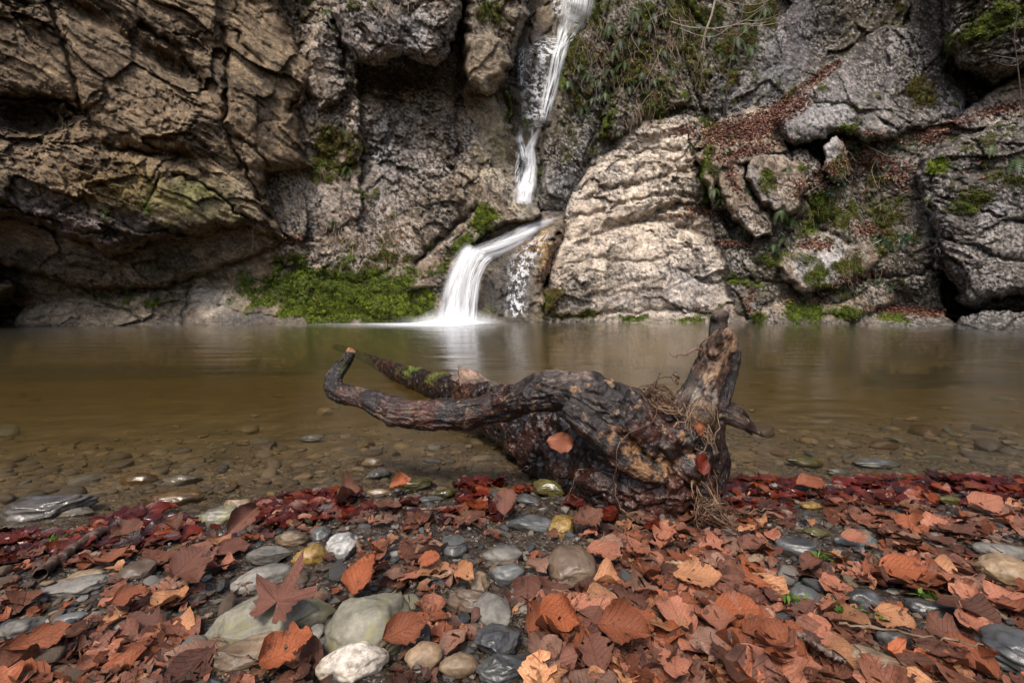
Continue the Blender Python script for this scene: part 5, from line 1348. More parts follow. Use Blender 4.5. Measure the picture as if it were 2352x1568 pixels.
# ------------------------------------------------------------------ fallen leaves
def leaf_material():
    t = NT('fallen_leaf')
    tint = t.n('Attribute', attribute_name='tint').outputs['Color']
    wet = t.n('Attribute', attribute_name='wet').outputs['Fac']
    uv = t.n('UVMap', uv_map='UVMap').outputs[0]
    sep = t.n('SeparateXYZ', x0=uv); u, v = sep.outputs[0], sep.outputs[1]
    au = t.math('ABSOLUTE', t.math('SUBTRACT', u, .5))
    # side veins run up and out from the midrib
    ph = t.math('SUBTRACT', t.math('MULTIPLY', v, 9.0), t.math('MULTIPLY', au, 5.0))
    sv = t.math('ABSOLUTE', t.math('SUBTRACT', t.math('FRACT', ph), .5))
    vein = t.math('MAXIMUM', t.math('SUBTRACT', 1.0, t.math('MULTIPLY', sv, 14.0)), t.math('SUBTRACT', 1.0, t.math('MULTIPLY', au, 40.0)), True)
    rnd = t.n('ObjectInfo').outputs['Random']
    geo = t.n('NewGeometry').outputs['Position']
    tc = t.n('TexCoord').outputs['Object']
    n1 = t.noise(45, 5, .65, tc); n2 = t.noise(300, 3, .6, tc)
    c = t.mix(1, tint, t.ramp(n1, [(.3, (.50, .46, .44)), (.5, (1, 1, 1)), (.7, (1.35, 1.5, 1.6))]), 'MULTIPLY')
    c = t.mix(1, c, t.ramp(n2, [(.35, .78), (.5, 1.0), (.65, 1.2)]), 'MULTIPLY')
    c = t.mix(t.math('MULTIPLY', vein, .45), c, t.mix(1, c, (.45, .42, .4), 'MULTIPLY'))
    spots = t.ramp(t.noise(2.6, 5, .7, t.n('VectorMath', operation='ADD', x0=tc, x1=t.n('CombineXYZ', x0=t.math('MULTIPLY', rnd, 30.0)).outputs[0]).outputs[0]), [(.58, 0.0), (.64, .75)])
    c = t.mix(spots, c, (.02, .012, .01))
    h = t.math('ADD', t.math('MULTIPLY', vein, -1.0), t.math('MULTIPLY', n2, .6))
    bp = t.n('Bump', i_Strength=.6, i_Distance=.0012, i_Height=h)
    r = t.n('MapRange', x0=wet, x1=0.0, x2=1.0, x3=.62, x4=.10).outputs[0]
    b = t.bsdf(i_Base_Color=c, i_Roughness=r, i_Normal=bp.outputs[0])
    t.set(b.inputs['Specular IOR Level'], t.n('MapRange', x0=wet, x3=.2, x4=.5).outputs[0])
    tl = t.n('BsdfTranslucent'); t.set(tl.inputs[0], c)
    m = t.n('MixShader'); m.inputs[0].default_value = .14
    t.t.links.new(b.outputs[0], m.inputs[1]); t.t.links.new(tl.outputs[0], m.inputs[2])
    return t.surf(m)
M['leaf'] = leaf_material()
def leaf_geo(kind, rs, curl=.5, fold=.3, nl=13, na=7, torn=.2):
    """unit length leaf along +X, lying in XY; returns v, quads, uv"""
    V, UV = [], []
    ph = rs.rand() * 6.28
    asym = rs.uniform(.85, 1.15)
    cw = curl * rs.uniform(-1, 1); cup = fold * rs.uniform(-.4, 1.2); tw = curl * rs.uniform(-.9, .9); e_curl = curl * rs.uniform(0, 1.3)
    wid = {'beech': .34, 'oval': .42, 'lobed': .46, 'long': .20}[kind] * rs.uniform(.9, 1.1)
    w1, w2, w3 = rs.rand(3) * 6.28
    for i in range(nl):
        t = i / (nl - 1)
        if kind == 'lobed':
            w = wid * (math.sin(math.pi * min(1, t * .98 + .02)) ** .6) * (.62 + .38 * abs(math.sin(t * math.pi * 2.6 + .3)))
        elif kind == 'long':
            w = wid * math.sin(math.pi * t) ** .8
        else:
            w = wid * math.sin(math.pi * t ** .82) ** .75
        w *= 1 + .07 * math.cos(t * 9 * 6.28)          # bluntly toothed
        for j in range(na):
            s = -1 + 2 * j / (na - 1)
            ww = w * (asym if s > 0 else 1 / asym)
            x = t + .10 * abs(s) * math.sin(math.pi * t) ; y = s * ww
            if abs(s) == 1: x += rs.uniform(-1, 1) * .012; y *= 1 + rs.uniform(-1, .4) * .10
            z = .020 * math.cos((t * 9 - abs(s) * 2.5) * 6.28) * abs(s)         # ribs
            z += cup * abs(y) * .9 + e_curl * .55 * max(0, abs(s) - .35) ** 2 * (1 + .8 * math.sin(t * 7 + w1 + 2 * s)) * w * 3
            z += cw * .55 * (t - .5) ** 2 * 2 + .06 * curl * math.sin(5 * t + w2 + 2.2 * s) + .03 * math.sin(11 * t + w3) * s
            a = tw * (t - .5)
            y, z = y * math.cos(a) - z * math.sin(a), y * math.sin(a) + z * math.cos(a)
            V.append((x - .5, y, z)); UV.append((.5 + s * .5 * (w / max(wid, .01)) , t))
    idx = np.arange(nl * na).reshape(nl, na)
    q = np.stack([idx[:-1, :-1], idx[1:, :-1], idx[1:, 1:], idx[:-1, 1:]], -1).reshape(-1, 4)
    keep = np.ones(len(q), bool)
    if torn > 0:
        cols = na - 1
        for k in range(len(q)):
            i, j = divmod(k, cols)
            if j in (0, cols - 1) and rs.rand() < torn * .5: keep[k] = False
            elif rs.rand() < torn * .08: keep[k] = False
    q = q[keep]
    V = np.array(V); UV = np.array(UV)
    # stalk
    n0 = len(V)
    st = []
    L = rs.uniform(.10, .22); b = rs.uniform(-.1, .1); up = rs.uniform(0, .12)
    for i in range(4):
        f = i / 3
        for dy in (-.010, .010):
            st.append((-.5 - L * f + .02, V[na // 2][1] + dy + b * f * f, V[na // 2][2] + up * f * f + .006))
    V = np.concatenate([V, st]); UV = np.concatenate([UV, np.full((8, 2), .5)])
    sq = [(n0 + 2 * i, n0 + 2 * i + 1, n0 + 2 * i + 3, n0 + 2 * i + 2) for i in range(3)]
    q = np.concatenate([q, sq])
    return V, q, UV
def maple_geo(rs, curl=.6):
    """five pointed lobes"""
    tips = [(-2.2, .55), (-1.1, .85), (0, 1.0), (1.1, .85), (2.2, .55)]
    na, nr = 50, 6
    V = [(0, 0, 0)]; UV = [(.5, 0)]
    cw = curl * rs.uniform(.3, 1); ph = rs.rand() * 6
    for k in range(na):
        a = -2.75 + 5.5 * k / (na - 1)
        r = .44
        for ta, tl in tips:
            r = max(r, tl * max(0, 1 - abs(a - ta) / .50) ** .62)
        r *= 1 + .09 * math.sin(a * 19) + .05 * rs.uniform(-1, 1)
        for j in range(1, nr + 1):
            s = j / nr; rr = r * s
            z = cw * .45 * rr ** 2 + .10 * math.sin(a * 4 + ph) * rr + .04 * math.sin(a * 5.7 * 2) * rr
            V.append((rr * math.cos(a) - .3, rr * math.sin(a), z)); UV.append((.5 + .5 * s * math.sin(a * 2.86), s))
    q = []
    for k in range(na - 1):
        b0, b1 = 1 + k * nr, 1 + (k + 1) * nr
        q.append((0, b0, b1, b1))
        for j in range(nr - 1): q.append((b0 + j, b0 + j + 1, b1 + j + 1, b1 + j))
    V[0] = (-.3, 0, 0)
    q = np.array(q)
    return np.array(V), q, np.array(UV)
LC = {'pink': (.28,.125,.080), 'orange': (.28,.092,.040), 'rust': (.19,.068,.034), 'brown': (.125,.058,.038), 'tan': (.38,.20,.105), 'mauve': (.14,.066,.048), 'grey': (.22,.135,.10),
      'wet': (.055,.0075,.004), 'wet2': (.10,.013,.005), 'wet3': (.028,.007,.005), 'amber': (.16,.035,.008)}
def leaf_mesh(name, geo, col, wet, rs):
    V, q, UV = geo
    col = np.array(col)[None] * np.ones((len(V), 1))
    e = np.abs(UV[:, 0] - .5) * 2
    col = col * (1 - .25 * (e > .8))[:, None] * (1 + .25 * fbm(V + rs.rand() * 50, .4, 2, 3))[:, None]
    tri = q[q[:, 2] == q[:, 3]] if (q[:, 2] == q[:, 3]).any() else None
    if tri is not None:
        quads = q[q[:, 2] != q[:, 3]]
        f = np.concatenate([tri[:, :3], quads[:, [0, 1, 2]], quads[:, [0, 2, 3]]])
    else: f = q
    me = make_mesh(name, V, f, True, col, np.full(len(V), wet), UV)
    me.materials.append(M['leaf'])
    return me
for _k in LC: LC[_k] = (LC[_k][0] * 1.02, LC[_k][1] * .90, LC[_k][2] * .82)
rsl = np.random.RandomState(77)
DRY = [('pink', 8), ('orange', 2), ('rust', 4), ('brown', 6), ('tan', 3), ('mauve', 5), ('grey', 4)]
WET = [('wet', 5), ('wet2', 4), ('wet3', 3), ('amber', 2)]
LP_DRY, LP_WET = [], []
for cn, k in DRY:
    for _ in range(k):
        kd = ['beech', 'oval', 'lobed', 'lobed', 'beech', 'long'][rsl.randint(6)]
        c = np.array(LC[cn]) * rsl.uniform(.65, 1.35)
        LP_DRY.append((leaf_mesh('leaf', leaf_geo(kd, rsl, rsl.uniform(.3, .85), rsl.uniform(.1, .5), torn=rsl.uniform(.05, .45)), c, rsl.uniform(0, .3), rsl), cn, kd))
for cn, k in WET:
    for _ in range(k):
        kd = ['beech', 'beech', 'oval', 'beech', 'lobed'][rsl.randint(5)]
        LP_WET.append((leaf_mesh('leaf', leaf_geo(kd, rsl, .40, .25), np.array(LC[cn]) * rsl.uniform(.8, 1.3), rsl.uniform(.75, 1), rsl), cn, kd))
def shore_s(x, y): return float(np.interp(x, _sx, _sy)) - y
def density(px, py, s):
    """how thickly the leaves lie, 0..1"""
    if px > 1330: d = .82
    elif px > 1150: d = .5
    else: d = .12
    if s < .17: d = max(d, .97)
    elif s < .23 and px > 250: d = max(d, .5)
    if px > 1100 and s > -.1:
        lim = np.interp(px, [1100, 1230, 1440, 1600, 1665, 1700], [985, 1110, 1192, 1196, 1170, 900])
        if py < lim + 6 and px < 1690: return 0
    g = lambda cx, cy_, rx, ry: math.exp(-((px - cx) / rx) ** 2 - ((py - cy_) / ry) ** 2)
    d = max(d, .5 * g(900, 1545, 300, 40), .22 * g(430, 1330, 90, 60), .3 * g(950, 1300, 160, 50), .4 * g(660, 1545, 100, 40))
    d *= 1 - .75 * g(1400, 1370, 60, 30) - .6 * g(1850, 1330, 150, 40) - .7 * g(2100, 1440, 110, 60) - .5 * g(2250, 1400, 90, 50) - .6 * g(1250, 1500, 60, 60)
    return d
def keep_stones(px, py):
    # leave the big stones mostly bare
    for h_ in HERO:
        if abs(px - h_[0]) < h_[2] * .5 + 14 and -h_[3] * .5 - 4 < py - h_[1] < h_[3] * .5 + 30: return False
    return True
def orient(rs, tilt, yaw, roll=0.0, pitch=0.0):
    return (Matrix.Rotation(yaw, 3, 'Z') @ Matrix.Rotation(pitch + rs.normal() * tilt, 3, 'Y') @ Matrix.Rotation(roll + rs.normal() * tilt, 3, 'X'))
# lower layers, past counting: one mesh
def litter(n):
    rs = np.random.RandomState(9)
    Vs, Fs, Cs, Ws, Us, o = [], [], [], [], [], 0
    pool_d = [leaf_geo(['beech', 'oval', 'lobed', 'lobed', 'long'][k % 5], rs, rs.uniform(.2, .75), rs.uniform(.05, .4), 9, 5, rs.uniform(.1, .45)) for k in range(40)]
    pool_w = [leaf_geo(['beech', 'oval', 'beech', 'lobed'][k % 4], rs, .35, .2, 8, 5, .15) for k in range(16)]
    dk = [k for k, c in DRY for _ in range(c)]; wk = [k for k, c in WET for _ in range(c)]
    c = 0; t_ = 0
    while c < n and t_ < n * 12:
        t_ += 1
        py = rs.uniform(1095, 1600); px = rs.uniform(-640, 2990)
        if rs.rand() < .35: py = np.interp(px, [0, 140, 270, 420, 640, 1200, 2352], [1235, 1215, 1190, 1155, 1130, 1110, 1105]) + abs(rs.normal()) * 50 - 4
        g = hit(px, py); s = shore_s(g.x, g.y)
        if s < -.05 + .03 * math.sin(g.x * 9) or rs.rand() > density(px, py, s) or not keep_stones(px, py): continue
        # looser in the foreground so that single leaves read
        wetp = 1 / (1 + math.exp((s - .19 - .04 * math.sin(7 * g.x)) / .025))
        w = rs.rand() < wetp
        V, q, UV = (pool_w if w else pool_d)[rs.randint(16 if w else 40)]
        L = rs.uniform(.026, .062) * (1.0 if s > 0 else .95)
        m = np.array(orient(rs, .09 if w else .15, rs.rand() * 6.28))
        v = (V * L) @ m.T
        z0 = max(g.z, -.004 if w else g.z)
        lift = abs(v[:, 2]).max() * .30 + rs.rand() * (.004 if w else .009)
        v = v + np.array([g.x, g.y, z0 + lift])
        cn = wk[rs.randint(len(wk))] if w else dk[rs.randint(len(dk))]
        cc = np.array(LC[cn]) * rs.uniform(.5, 1.3)
        if not w and s < .28: cc = cc * .7
        Vs.append(v); Fs.append(q + o); o += len(v); Us.append(UV)
        Cs.append(np.tile(cc, (len(v), 1))); Ws.append(np.full(len(v), .9 if w else max(0, .5 - s)))
        c += 1
    me = make_mesh('leaf_litter', np.concatenate(Vs), np.concatenate(Fs), True, np.concatenate(Cs), np.concatenate(Ws), np.concatenate(Us))
    tag(link('leaf_litter', me, M['leaf']), kind='stuff')
litter(2500)
def crumbs(n):
    rs = np.random.RandomState(31); Vs, Fs, Cs, Ws, Us, o = [], [], [], [], [], 0
    pool = [leaf_geo(['oval', 'lobed', 'long', 'beech'][k % 4], rs, rs.uniform(.3, .9), rs.uniform(.1, .5), 6, 4, .5) for k in range(24)]
    names = [k for k, c in DRY for _ in range(c)]; c = 0
    for _ in range(n):
        px = rs.uniform(-640, 2990); py = rs.uniform(1140, 1600); g = hit(px, py); s = shore_s(g.x, g.y)
        if s < .01 or (not keep_stones(px, py) and rs.rand() < .9): continue
        if 1100 < px < 1690 and py < np.interp(px, [1100, 1230, 1440, 1600, 1665, 1700], [985, 1110, 1192, 1196, 1170, 900]): continue
        V, q, UV = pool[rs.randint(24)]; L = rs.uniform(.010, .030)
        v = (V * L) @ np.array(orient(rs, .3, rs.rand() * 6.28)).T + np.array([g.x, g.y, g.z + .004 + rs.rand() * .006])
        wet = s < .2
        cc = np.array(LC[names[rs.randint(len(names))]] if not wet else LC[['wet', 'wet2', 'brown', 'amber'][rs.randint(4)]]) * rs.uniform(.4, 1.2)
        Vs.append(v); Fs.append(q + o); o += len(v); Us.append(UV); Cs.append(np.tile(cc, (len(v), 1))); Ws.append(np.full(len(v), .8 if wet else .2))
    me = make_mesh('leaf_crumbs', np.concatenate(Vs), np.concatenate(Fs), True, np.concatenate(Cs), np.concatenate(Ws), np.concatenate(Us))
    tag(link('leaf_crumbs', me, M['leaf']), kind='stuff')
crumbs(4200)
# the ones on top, one by one
def place_leaf(me, loc, L, mat3, label, group=None, cat='leaf'):
    o = bpy.data.objects.new('leaf', me); COL.objects.link(o)
    m = mat3.to_4x4(); m.translation = loc
    o.matrix_world = m @ Matrix.Scale(L, 4)
    return tag(o, label, cat, group)
def top_leaves(n, reg, wet, label, group, tilt, lift, Lr=(.038, .062), seed=1):
    rs = np.random.RandomState(seed); c = 0; t_ = 0
    while c < n and t_ < n * 40:
        t_ += 1
        px = rs.uniform(reg[0], reg[2]); py = rs.uniform(reg[1], reg[3])
        g = hit(px, py); s = shore_s(g.x, g.y)
        if wet and not (-.03 < s < .20): continue
        if not wet and s < .17: continue
        if rs.rand() > density(px, py, s) + .1 or not keep_stones(px, py): continue
        me = (LP_WET if wet else LP_DRY)[rs.randint(len(LP_WET if wet else LP_DRY))]
        me, cn, kd = me
        cw = {'pink': 'pinkish', 'orange': 'orange', 'rust': 'rust', 'brown': 'brown', 'tan': 'tan', 'mauve': 'mauve brown', 'grey': 'greyish', 'wet': 'dark red', 'wet2': 'red', 'wet3': 'blackish red', 'amber': 'amber'}[cn]
        label = ('soaked ' if wet else 'dry ') + cw + {'beech': '', 'oval': ' rounded', 'lobed': ' ragged', 'long': ' narrow'}[kd] + ' leaf ' + place_words(px, py)
        place_leaf(me, (g.x, g.y, max(g.z, 0) + rs.uniform(*lift)), rs.uniform(*Lr), orient(rs, tilt, rs.rand() * 6.28), label, group)
        c += 1
top_leaves(46, (0, 1130, 700, 1300), True, 'soaked dark red leaf in the left part of the wet shoreline band', 'soaked leaves along the left shoreline', .12, (.006, .014), seed=1)
top_leaves(40, (700, 1110, 1450, 1260), True, 'soaked dark red leaf in the wet band between pool and pebbles left of the driftwood foot', 'soaked leaves along the middle shoreline', .12, (.006, .014), seed=2)
top_leaves(50, (1680, 1100, 2352, 1220), True, 'soaked reddish leaf at the waterline right of the driftwood', 'soaked leaves along the right shoreline', .14, (.006, .016), seed=3)
top_leaves(18, (-20, 1260, 700, 1560), False, 'dry brown leaf lying on mud and pebbles in the left foreground', 'dry leaves in the left foreground', .2, (.006, .014), seed=4)
top_leaves(34, (620, 1260, 1300, 1568), False, 'dry leaf lying between the stones in the centre foreground', 'dry leaves in the centre foreground', .22, (.006, .016), seed=5)
top_leaves(46, (1280, 1230, 2360, 1400), False, 'dry brown leaf in the carpet of leaves below and right of the driftwood', 'dry leaves in the middle right carpet', .18, (.010, .020), seed=6)
top_leaves(44, (1280, 1400, 2380, 1568), False, 'dry russet leaf on top of the leaf carpet in the lower right foreground', 'dry leaves in the lower right carpet', .20, (.012, .024), (.044, .066), seed=7)
# leaves one could point to: x, y, length shown, kind, colour, yaw, roll, pitch, curl, label
HL = [
 (1160,1178,92,'beech','mauve',1.50,-.1,-1.15,.45,.25,'pinkish grey curled leaf standing upright at the water edge left of the driftwood'),
 (838,1352,130,'oval','orange',1.2,-.2,-1.0,.5,.3,'bright orange brown leaf standing up behind the green grey boulder'),
 (440,1312,124,'oval','mauve',1.4,.3,-.45,.2,.2,'large round mauve brown leaf with pale veins on the left shore'),
 (440,1350,80,'lobed','brown',-.4,.1,.1,.5,.2,'crumpled brown leaf under the large round mauve leaf'),
 (664,1420,150,'maple','mauve',1.35,0,-.75,.3,.1,'pointed purple brown lobed leaf leaning on the lichen slab'),
 (664,1524,150,'lobed','orange',.5,.2,-.3,.9,.5,'folded bright orange leaf at the bottom below the long tan stone'),
 (936,1470,150,'beech','rust',.5,.3,-.3,.5,.4,'broad russet leaf with ribbed veins in the centre foreground'),
 (985,1312,70,'beech','orange',.2,.6,-.5,.5,.5,'orange leaf with dark veins curled over below the wet band'),
 (1068,1344,84,'beech','tan',-.8,.5,-.2,.6,.5,'light orange tan leaf leaning left of the small squarish stone'),
 (1236,1318,92,'lobed','grey',-1.2,.1,-.3,.8,.4,'grey brown shrivelled lobed leaf left of the big round brown stone'),
 (1350,1206,104,'beech','brown',.4,.4,-.3,.6,.6,'folded brown leaf above the big round brown stone'),
 (1385,1285,110,'oval','pink',-.6,.1,-.1,.4,.2,'large pinkish brown leaf right of the big round brown stone'),
 (1462,1270,120,'long','pink',-1.3,.2,-.2,.9,.6,'long curled tan leaf below the foot of the driftwood'),
 (2070,1328,116,'oval','orange',-.5,.35,-.35,.35,.3,'smooth orange brown leaf peppered with small dark holes on the right'),
 (2258,1170,124,'beech','pink',.15,.5,-.1,.35,.5,'large tan ribbed leaf near the water at the right'),
 (2050,1456,110,'oval','tan',-1.2,.3,-.25,.5,.4,'tan heart shaped leaf in the right foreground'),
 (1690,1425,140,'oval','orange',-.1,.3,-.25,.35,.2,'large orange leaf in the pile at the lower right of centre'),
 (1745,1462,130,'oval','rust',.25,-.2,-.25,.4,.3,'reddish brown leaf overlapping the large orange one'),
 (1285,1440,150,'beech','orange',-.7,.6,-.3,.6,.6,'folded russet beech leaf right of the dark slate block'),
 (1600,1340,140,'oval','tan',-.2,.1,-.2,.5,.2,'broad pale tan leaf in the carpet below the root tangle'),
 (1560,1420,120,'lobed','rust',.6,.1,-.2,.5,.3,'mottled rusty leaf with a pale torn spot'),
 (100,1492,170,'long','rust',.35,.6,-.3,.5,.8,'long rolled rust coloured leaf lying on mud in the bottom left corner'),
 (300,1398,90,'beech','rust',.55,.3,-.3,.5,.5,'reddish brown leaf on mud left of the lichen slab'),
 (395,1222,80,'beech','brown',2.6,.2,-.3,.5,.3,'small light brown leaf on the dark wet leaves at the left'),
 (290,1238,90,'lobed','brown',1.3,.3,-.5,.7,.5,'torn brown leaf sticking up near the peeling stick'),
 (560,1220,110,'beech','mauve',1.2,.7,-.8,.4,.7,'tall folded purple brown leaf rising from the wet band at the left'),
 (1860,1315,90,'beech','brown',.5,.1,-.2,.5,.2,'ribbed brown leaf with a wavy edge in the right carpet'),
 (1960,1256,70,'beech','pink',-.7,.4,-.3,.4,.5,'half folded pinkish leaf among the right shoreline leaves'),
 (1800,1480,120,'beech','rust',.2,.3,-.2,.4,.4,'glossy rust leaf lying crosswise at the bottom right'),
 (1430,1470,160,'beech','rust',-.4,.5,-.2,.5,.5,'long rust leaf at the bottom just right of centre'),
 (2090,1120,80,'beech','amber',.2,.1,-.1,.3,.2,'wet orange leaf afloat beyond the right shoreline'),
 (2330,1100,70,'oval','amber',.1,0,0,.2,.1,'orange leaf floating at the right edge of the pool'),
 (1196,1116,80,'beech','amber',.1,0,0,.2,.1,'reddish leaf floating beside the driftwood underside'),
 (920,1128,70,'beech','orange',.4,.4,-.6,.6,.4,'orange leaf tip poking out of the water beside the mossy slab'),
 (800,1150,80,'lobed','brown',.6,.2,-.3,.9,.4,'crinkled pale brown leaf on the wet band left of the mossy slab'),
 (1860,1120,90,'beech','rust',.1,.2,-.2,.5,.3,'rust leaf at the waterline just right of the driftwood foot'),
 (1945,1100,110,'beech','wet2',.05,.1,-.1,.3,.2,'deep red ribbed leaf awash at the right waterline'),
 (360,1168,110,'beech','wet2',.5,.1,-.15,.3,.2,'deep red leaf with its tip in the pool at the left'),
]
rsh = np.random.RandomState(123)
for (px, py, ln, kd, cn, yaw, roll, pitch, curl, fold, lb) in HL:
    g = hit(px, py + ln * .15)
    dd = CP * g.y - SP * (g.z - CAMZ)
    L = min(.080, ln * dd / FPX * .76); pitch *= .5
    geo = maple_geo(rsh, curl) if kd == 'maple' else leaf_geo(kd, rsh, curl, fold, 17, 9, .06)
    me = leaf_mesh('leaf', geo, np.array(LC[cn]) * 1.05, .95 if cn in ('wet2', 'amber') else .15, rsh)
    m = Matrix.Rotation(yaw, 3, 'Z') @ Matrix.Rotation(pitch, 3, 'Y') @ Matrix.Rotation(roll, 3, 'X')
    zmin = min((m @ Vector(q * L)).z for q in geo[0])
    place_leaf(me, (g.x, g.y, max(g.z, 0) - zmin * .85 + (.003 if cn in ('wet2', 'amber') else .040 if kd == 'maple' else .022)), L, m, lb, None)
# the leaf stuck to the driftwood, one hanging in its roots
for (px, py, d, ln, cn, yaw, roll, pitch, lb) in [
    (1290,1012,.985,66,'rust',.2,1.2,.0,'rust orange leaf stuck to the dark underside of the driftwood'),
    (1612,1065,.915,50,'wet2',1.5,.2,-1.3,'small red leaf caught in the hanging roots of the driftwood'),
    (1606,985,.93,34,'rust',1.4,.1,-1.3,'tiny russet leaf scrap high in the driftwood roots')]:
    me = leaf_mesh('leaf', leaf_geo('beech', rsh, .6, .5, 13, 7, .05), np.array(LC[cn]) * 1.3, .6, rsh)
    m = Matrix.Rotation(yaw, 3, 'Z') @ Matrix.Rotation(pitch, 3, 'Y') @ Matrix.Rotation(roll, 3, 'X')
    place_leaf(me, P(px, py, d), ln * PXM(px, py, d), m, lb)
# ---- sticks, twigs and needles
def bark_mat():
    t = NT('peeling_bark'); tc = t.n('TexCoord').outputs['Object']
    n = t.noise(60, 5, .65, tc)
    c = t.ramp(n, [(.35, (.035, .018, .012)), (.5, (.09, .05, .035)), (.62, (.16, .12, .10)), (.72, (.35, .31, .27))])
    return t.surf(t.bsdf(i_Base_Color=c, i_Roughness=.5, i_Normal=t.n('Bump', i_Strength=.8, i_Distance=.003, i_Height=n).outputs[0]))
M['bark'] = bark_mat()
def stick(name, pts, rmm, mat, label, cat, group=None, wob=.002, n=20, ns=8, lift=.01):
    """pts in frame units, lying on the ground"""
    c = spline([(a, b) for a, b in pts], n); w = []
    for k, (a, b) in enumerate(c):
        g = hit(a, b); w.append((g.x, g.y, max(g.z, 0) + lift))
    w = np.array(w); rs = np.random.RandomState(int(pts[0][0])); w += rs.normal(size=w.shape) * wob * np.array([1, 1, .5])
    w[:, 2] = np.convolve(np.pad(w[:, 2], 2, 'edge'), np.ones(5) / 5, 'valid')
    rad = np.linspace(rmm[0], rmm[1], n) * .001 * (1 + .12 * rs.normal(size=n))
    V, F = tube_bm(w, rad, ns, False)
    V = V + .0006 * rs.normal(size=V.shape)
    return tag(link(name, make_mesh(name, V, np.array(F)), M[mat]), label, cat, group)
stick('stick', [(88,1342),(130,1305),(180,1270),(236,1232)], (9, 9), 'bark', 'thick broken stick with peeling bark pointing to the water at the left', 'stick', n=24, ns=12, lift=.014)
stick('twig', [(372,1345),(390,1365),(410,1385)], (3, 2.4), 'bark', 'short bare twig beside the large round mauve leaf', 'twig')
stick('twig', [(960,1180),(1000,1178),(1050,1172)], (3, 2), 'rootdark', 'thin dark twig lying in the wet leaves left of the upright leaf', 'twig')
stick('twig', [(2120,1250),(2200,1290),(2260,1330)], (3, 2), 'bark', 'pale knobbly twig among leaves at the right edge', 'twig')
stick('twig', [(1830,1520),(1880,1545),(1930,1580)], (4, 3), 'bark', 'brown twig in the leaves at the bottom right', 'twig', lift=.03)
stick('twig', [(1930,1500),(2080,1525),(2250,1555)], (1.6, 1.0), 'root', 'long thin pale stem crossing the bottom right leaves', 'twig', lift=.036)
stick('twig', [(820,1256),(826,1285)], (3.5, 2.5), 'root', 'short splinter standing beside the white mottled stone', 'twig', lift=.016)
stick('twig', [(1530,1318),(1600,1322)], (3.6, 3), 'root', 'short pale stick under the root tangle', 'twig', lift=.02)
_nr = random.Random(8)
for k in range(46):
    a, b = _nr.uniform(60, 2300), _nr.uniform(1230, 1550); an = _nr.uniform(0, 6.28); ln = _nr.uniform(26, 60)
    bd = _nr.uniform(-8, 8)
    stick('needle', [(a, b), (a + math.cos(an) * ln * .5 + bd, b + math.sin(an) * ln * .25 + bd * .5), (a + math.cos(an) * ln, b + math.sin(an) * ln * .5)], (.8, .5), 'root' if k % 3 else 'rootdark', ['thin straight', 'curved', 'slim'][k % 3] + ' brown needle ' + place_words(a, b), 'needle', 'needles and stalks on the shore', .0005, 8, 5, _nr.uniform(.012, .03))
# ------------------------------------------------------------------ what grows on the rocks
def plant_mat(name, a, b, rough=.5, trans=.25):
    t = NT(name); tint = t.n('Attribute', attribute_name='tint').outputs['Color']
    rn = t.n('ObjectInfo').outputs['Random']
    c = t.mix(1, tint, t.ramp(rn, [(0, .7), (1, 1.35)]), 'MULTIPLY')
    bs = t.bsdf(i_Base_Color=c, i_Roughness=rough)
    tl = t.n('BsdfTranslucent'); t.set(tl.inputs[0], c)
    m = t.n('MixShader'); m.inputs[0].default_value = trans
    t.t.links.new(bs.outputs[0], m.inputs[1]); t.t.links.new(tl.outputs[0], m.inputs[2])
    return t.surf(m)
M['plant'] = plant_mat('plant', 0, 0); M['mosstuft'] = plant_mat('moss_tufts', 0, 0, .8, .2)
def quads_mesh(name, Q, C, mat):
    """Q: n x 4 x 3 quads, C: n colours"""
    Q = np.asarray(Q); n = len(Q)
    me = make_mesh(name, Q.reshape(-1, 3), np.arange(n * 4).reshape(n, 4), False, np.repeat(np.asarray(C), 4, 0))
    me.materials.append(mat)
    return me
def fern_mesh(seed, nf=9, L=.26):
    rs = np.random.RandomState(seed); Q, C = [], []
    for f in range(nf):
        az = rs.uniform(-1.5, 1.5); l = L * rs.uniform(.6, 1.1); up = rs.uniform(.1, .7)
        d = np.array([math.sin(az), -math.cos(az) * .8, 0]); n = 13
        pts = []
        for i in range(n + 1):
            t = i / n
            pts.append(d * l * (t - .25 * t * t) + np.array([0, 0, l * (up * t - (1.0 + up * .6) * t * t)]))
        pts = np.array(pts)
        side = np.cross(d, [0, 0, 1.0]); side /= np.linalg.norm(side)
        g = np.array((.045, .075, .018)) * rs.uniform(.6, 1.5)
        for i in range(n):
            t = (i + .5) / n
            wl = l * .20 * math.sin(math.pi * (t * .85 + .15)) ** .7
            a, b = pts[i], pts[i + 1]; ax = b - a
            for s in (-1, 1):
                tip = a + side * s * wl + ax * .9 - np.array([0, 0, wl * .25])
                Q.append([a, a + ax * .72, tip + ax * .12, tip]); C.append(g * rs.uniform(.8, 1.25))
            Q.append([a - side * .0012, a + side * .0012, b + side * .0012, b - side * .0012]); C.append(g * .8)
    return quads_mesh('fern', Q, C, M['plant'])
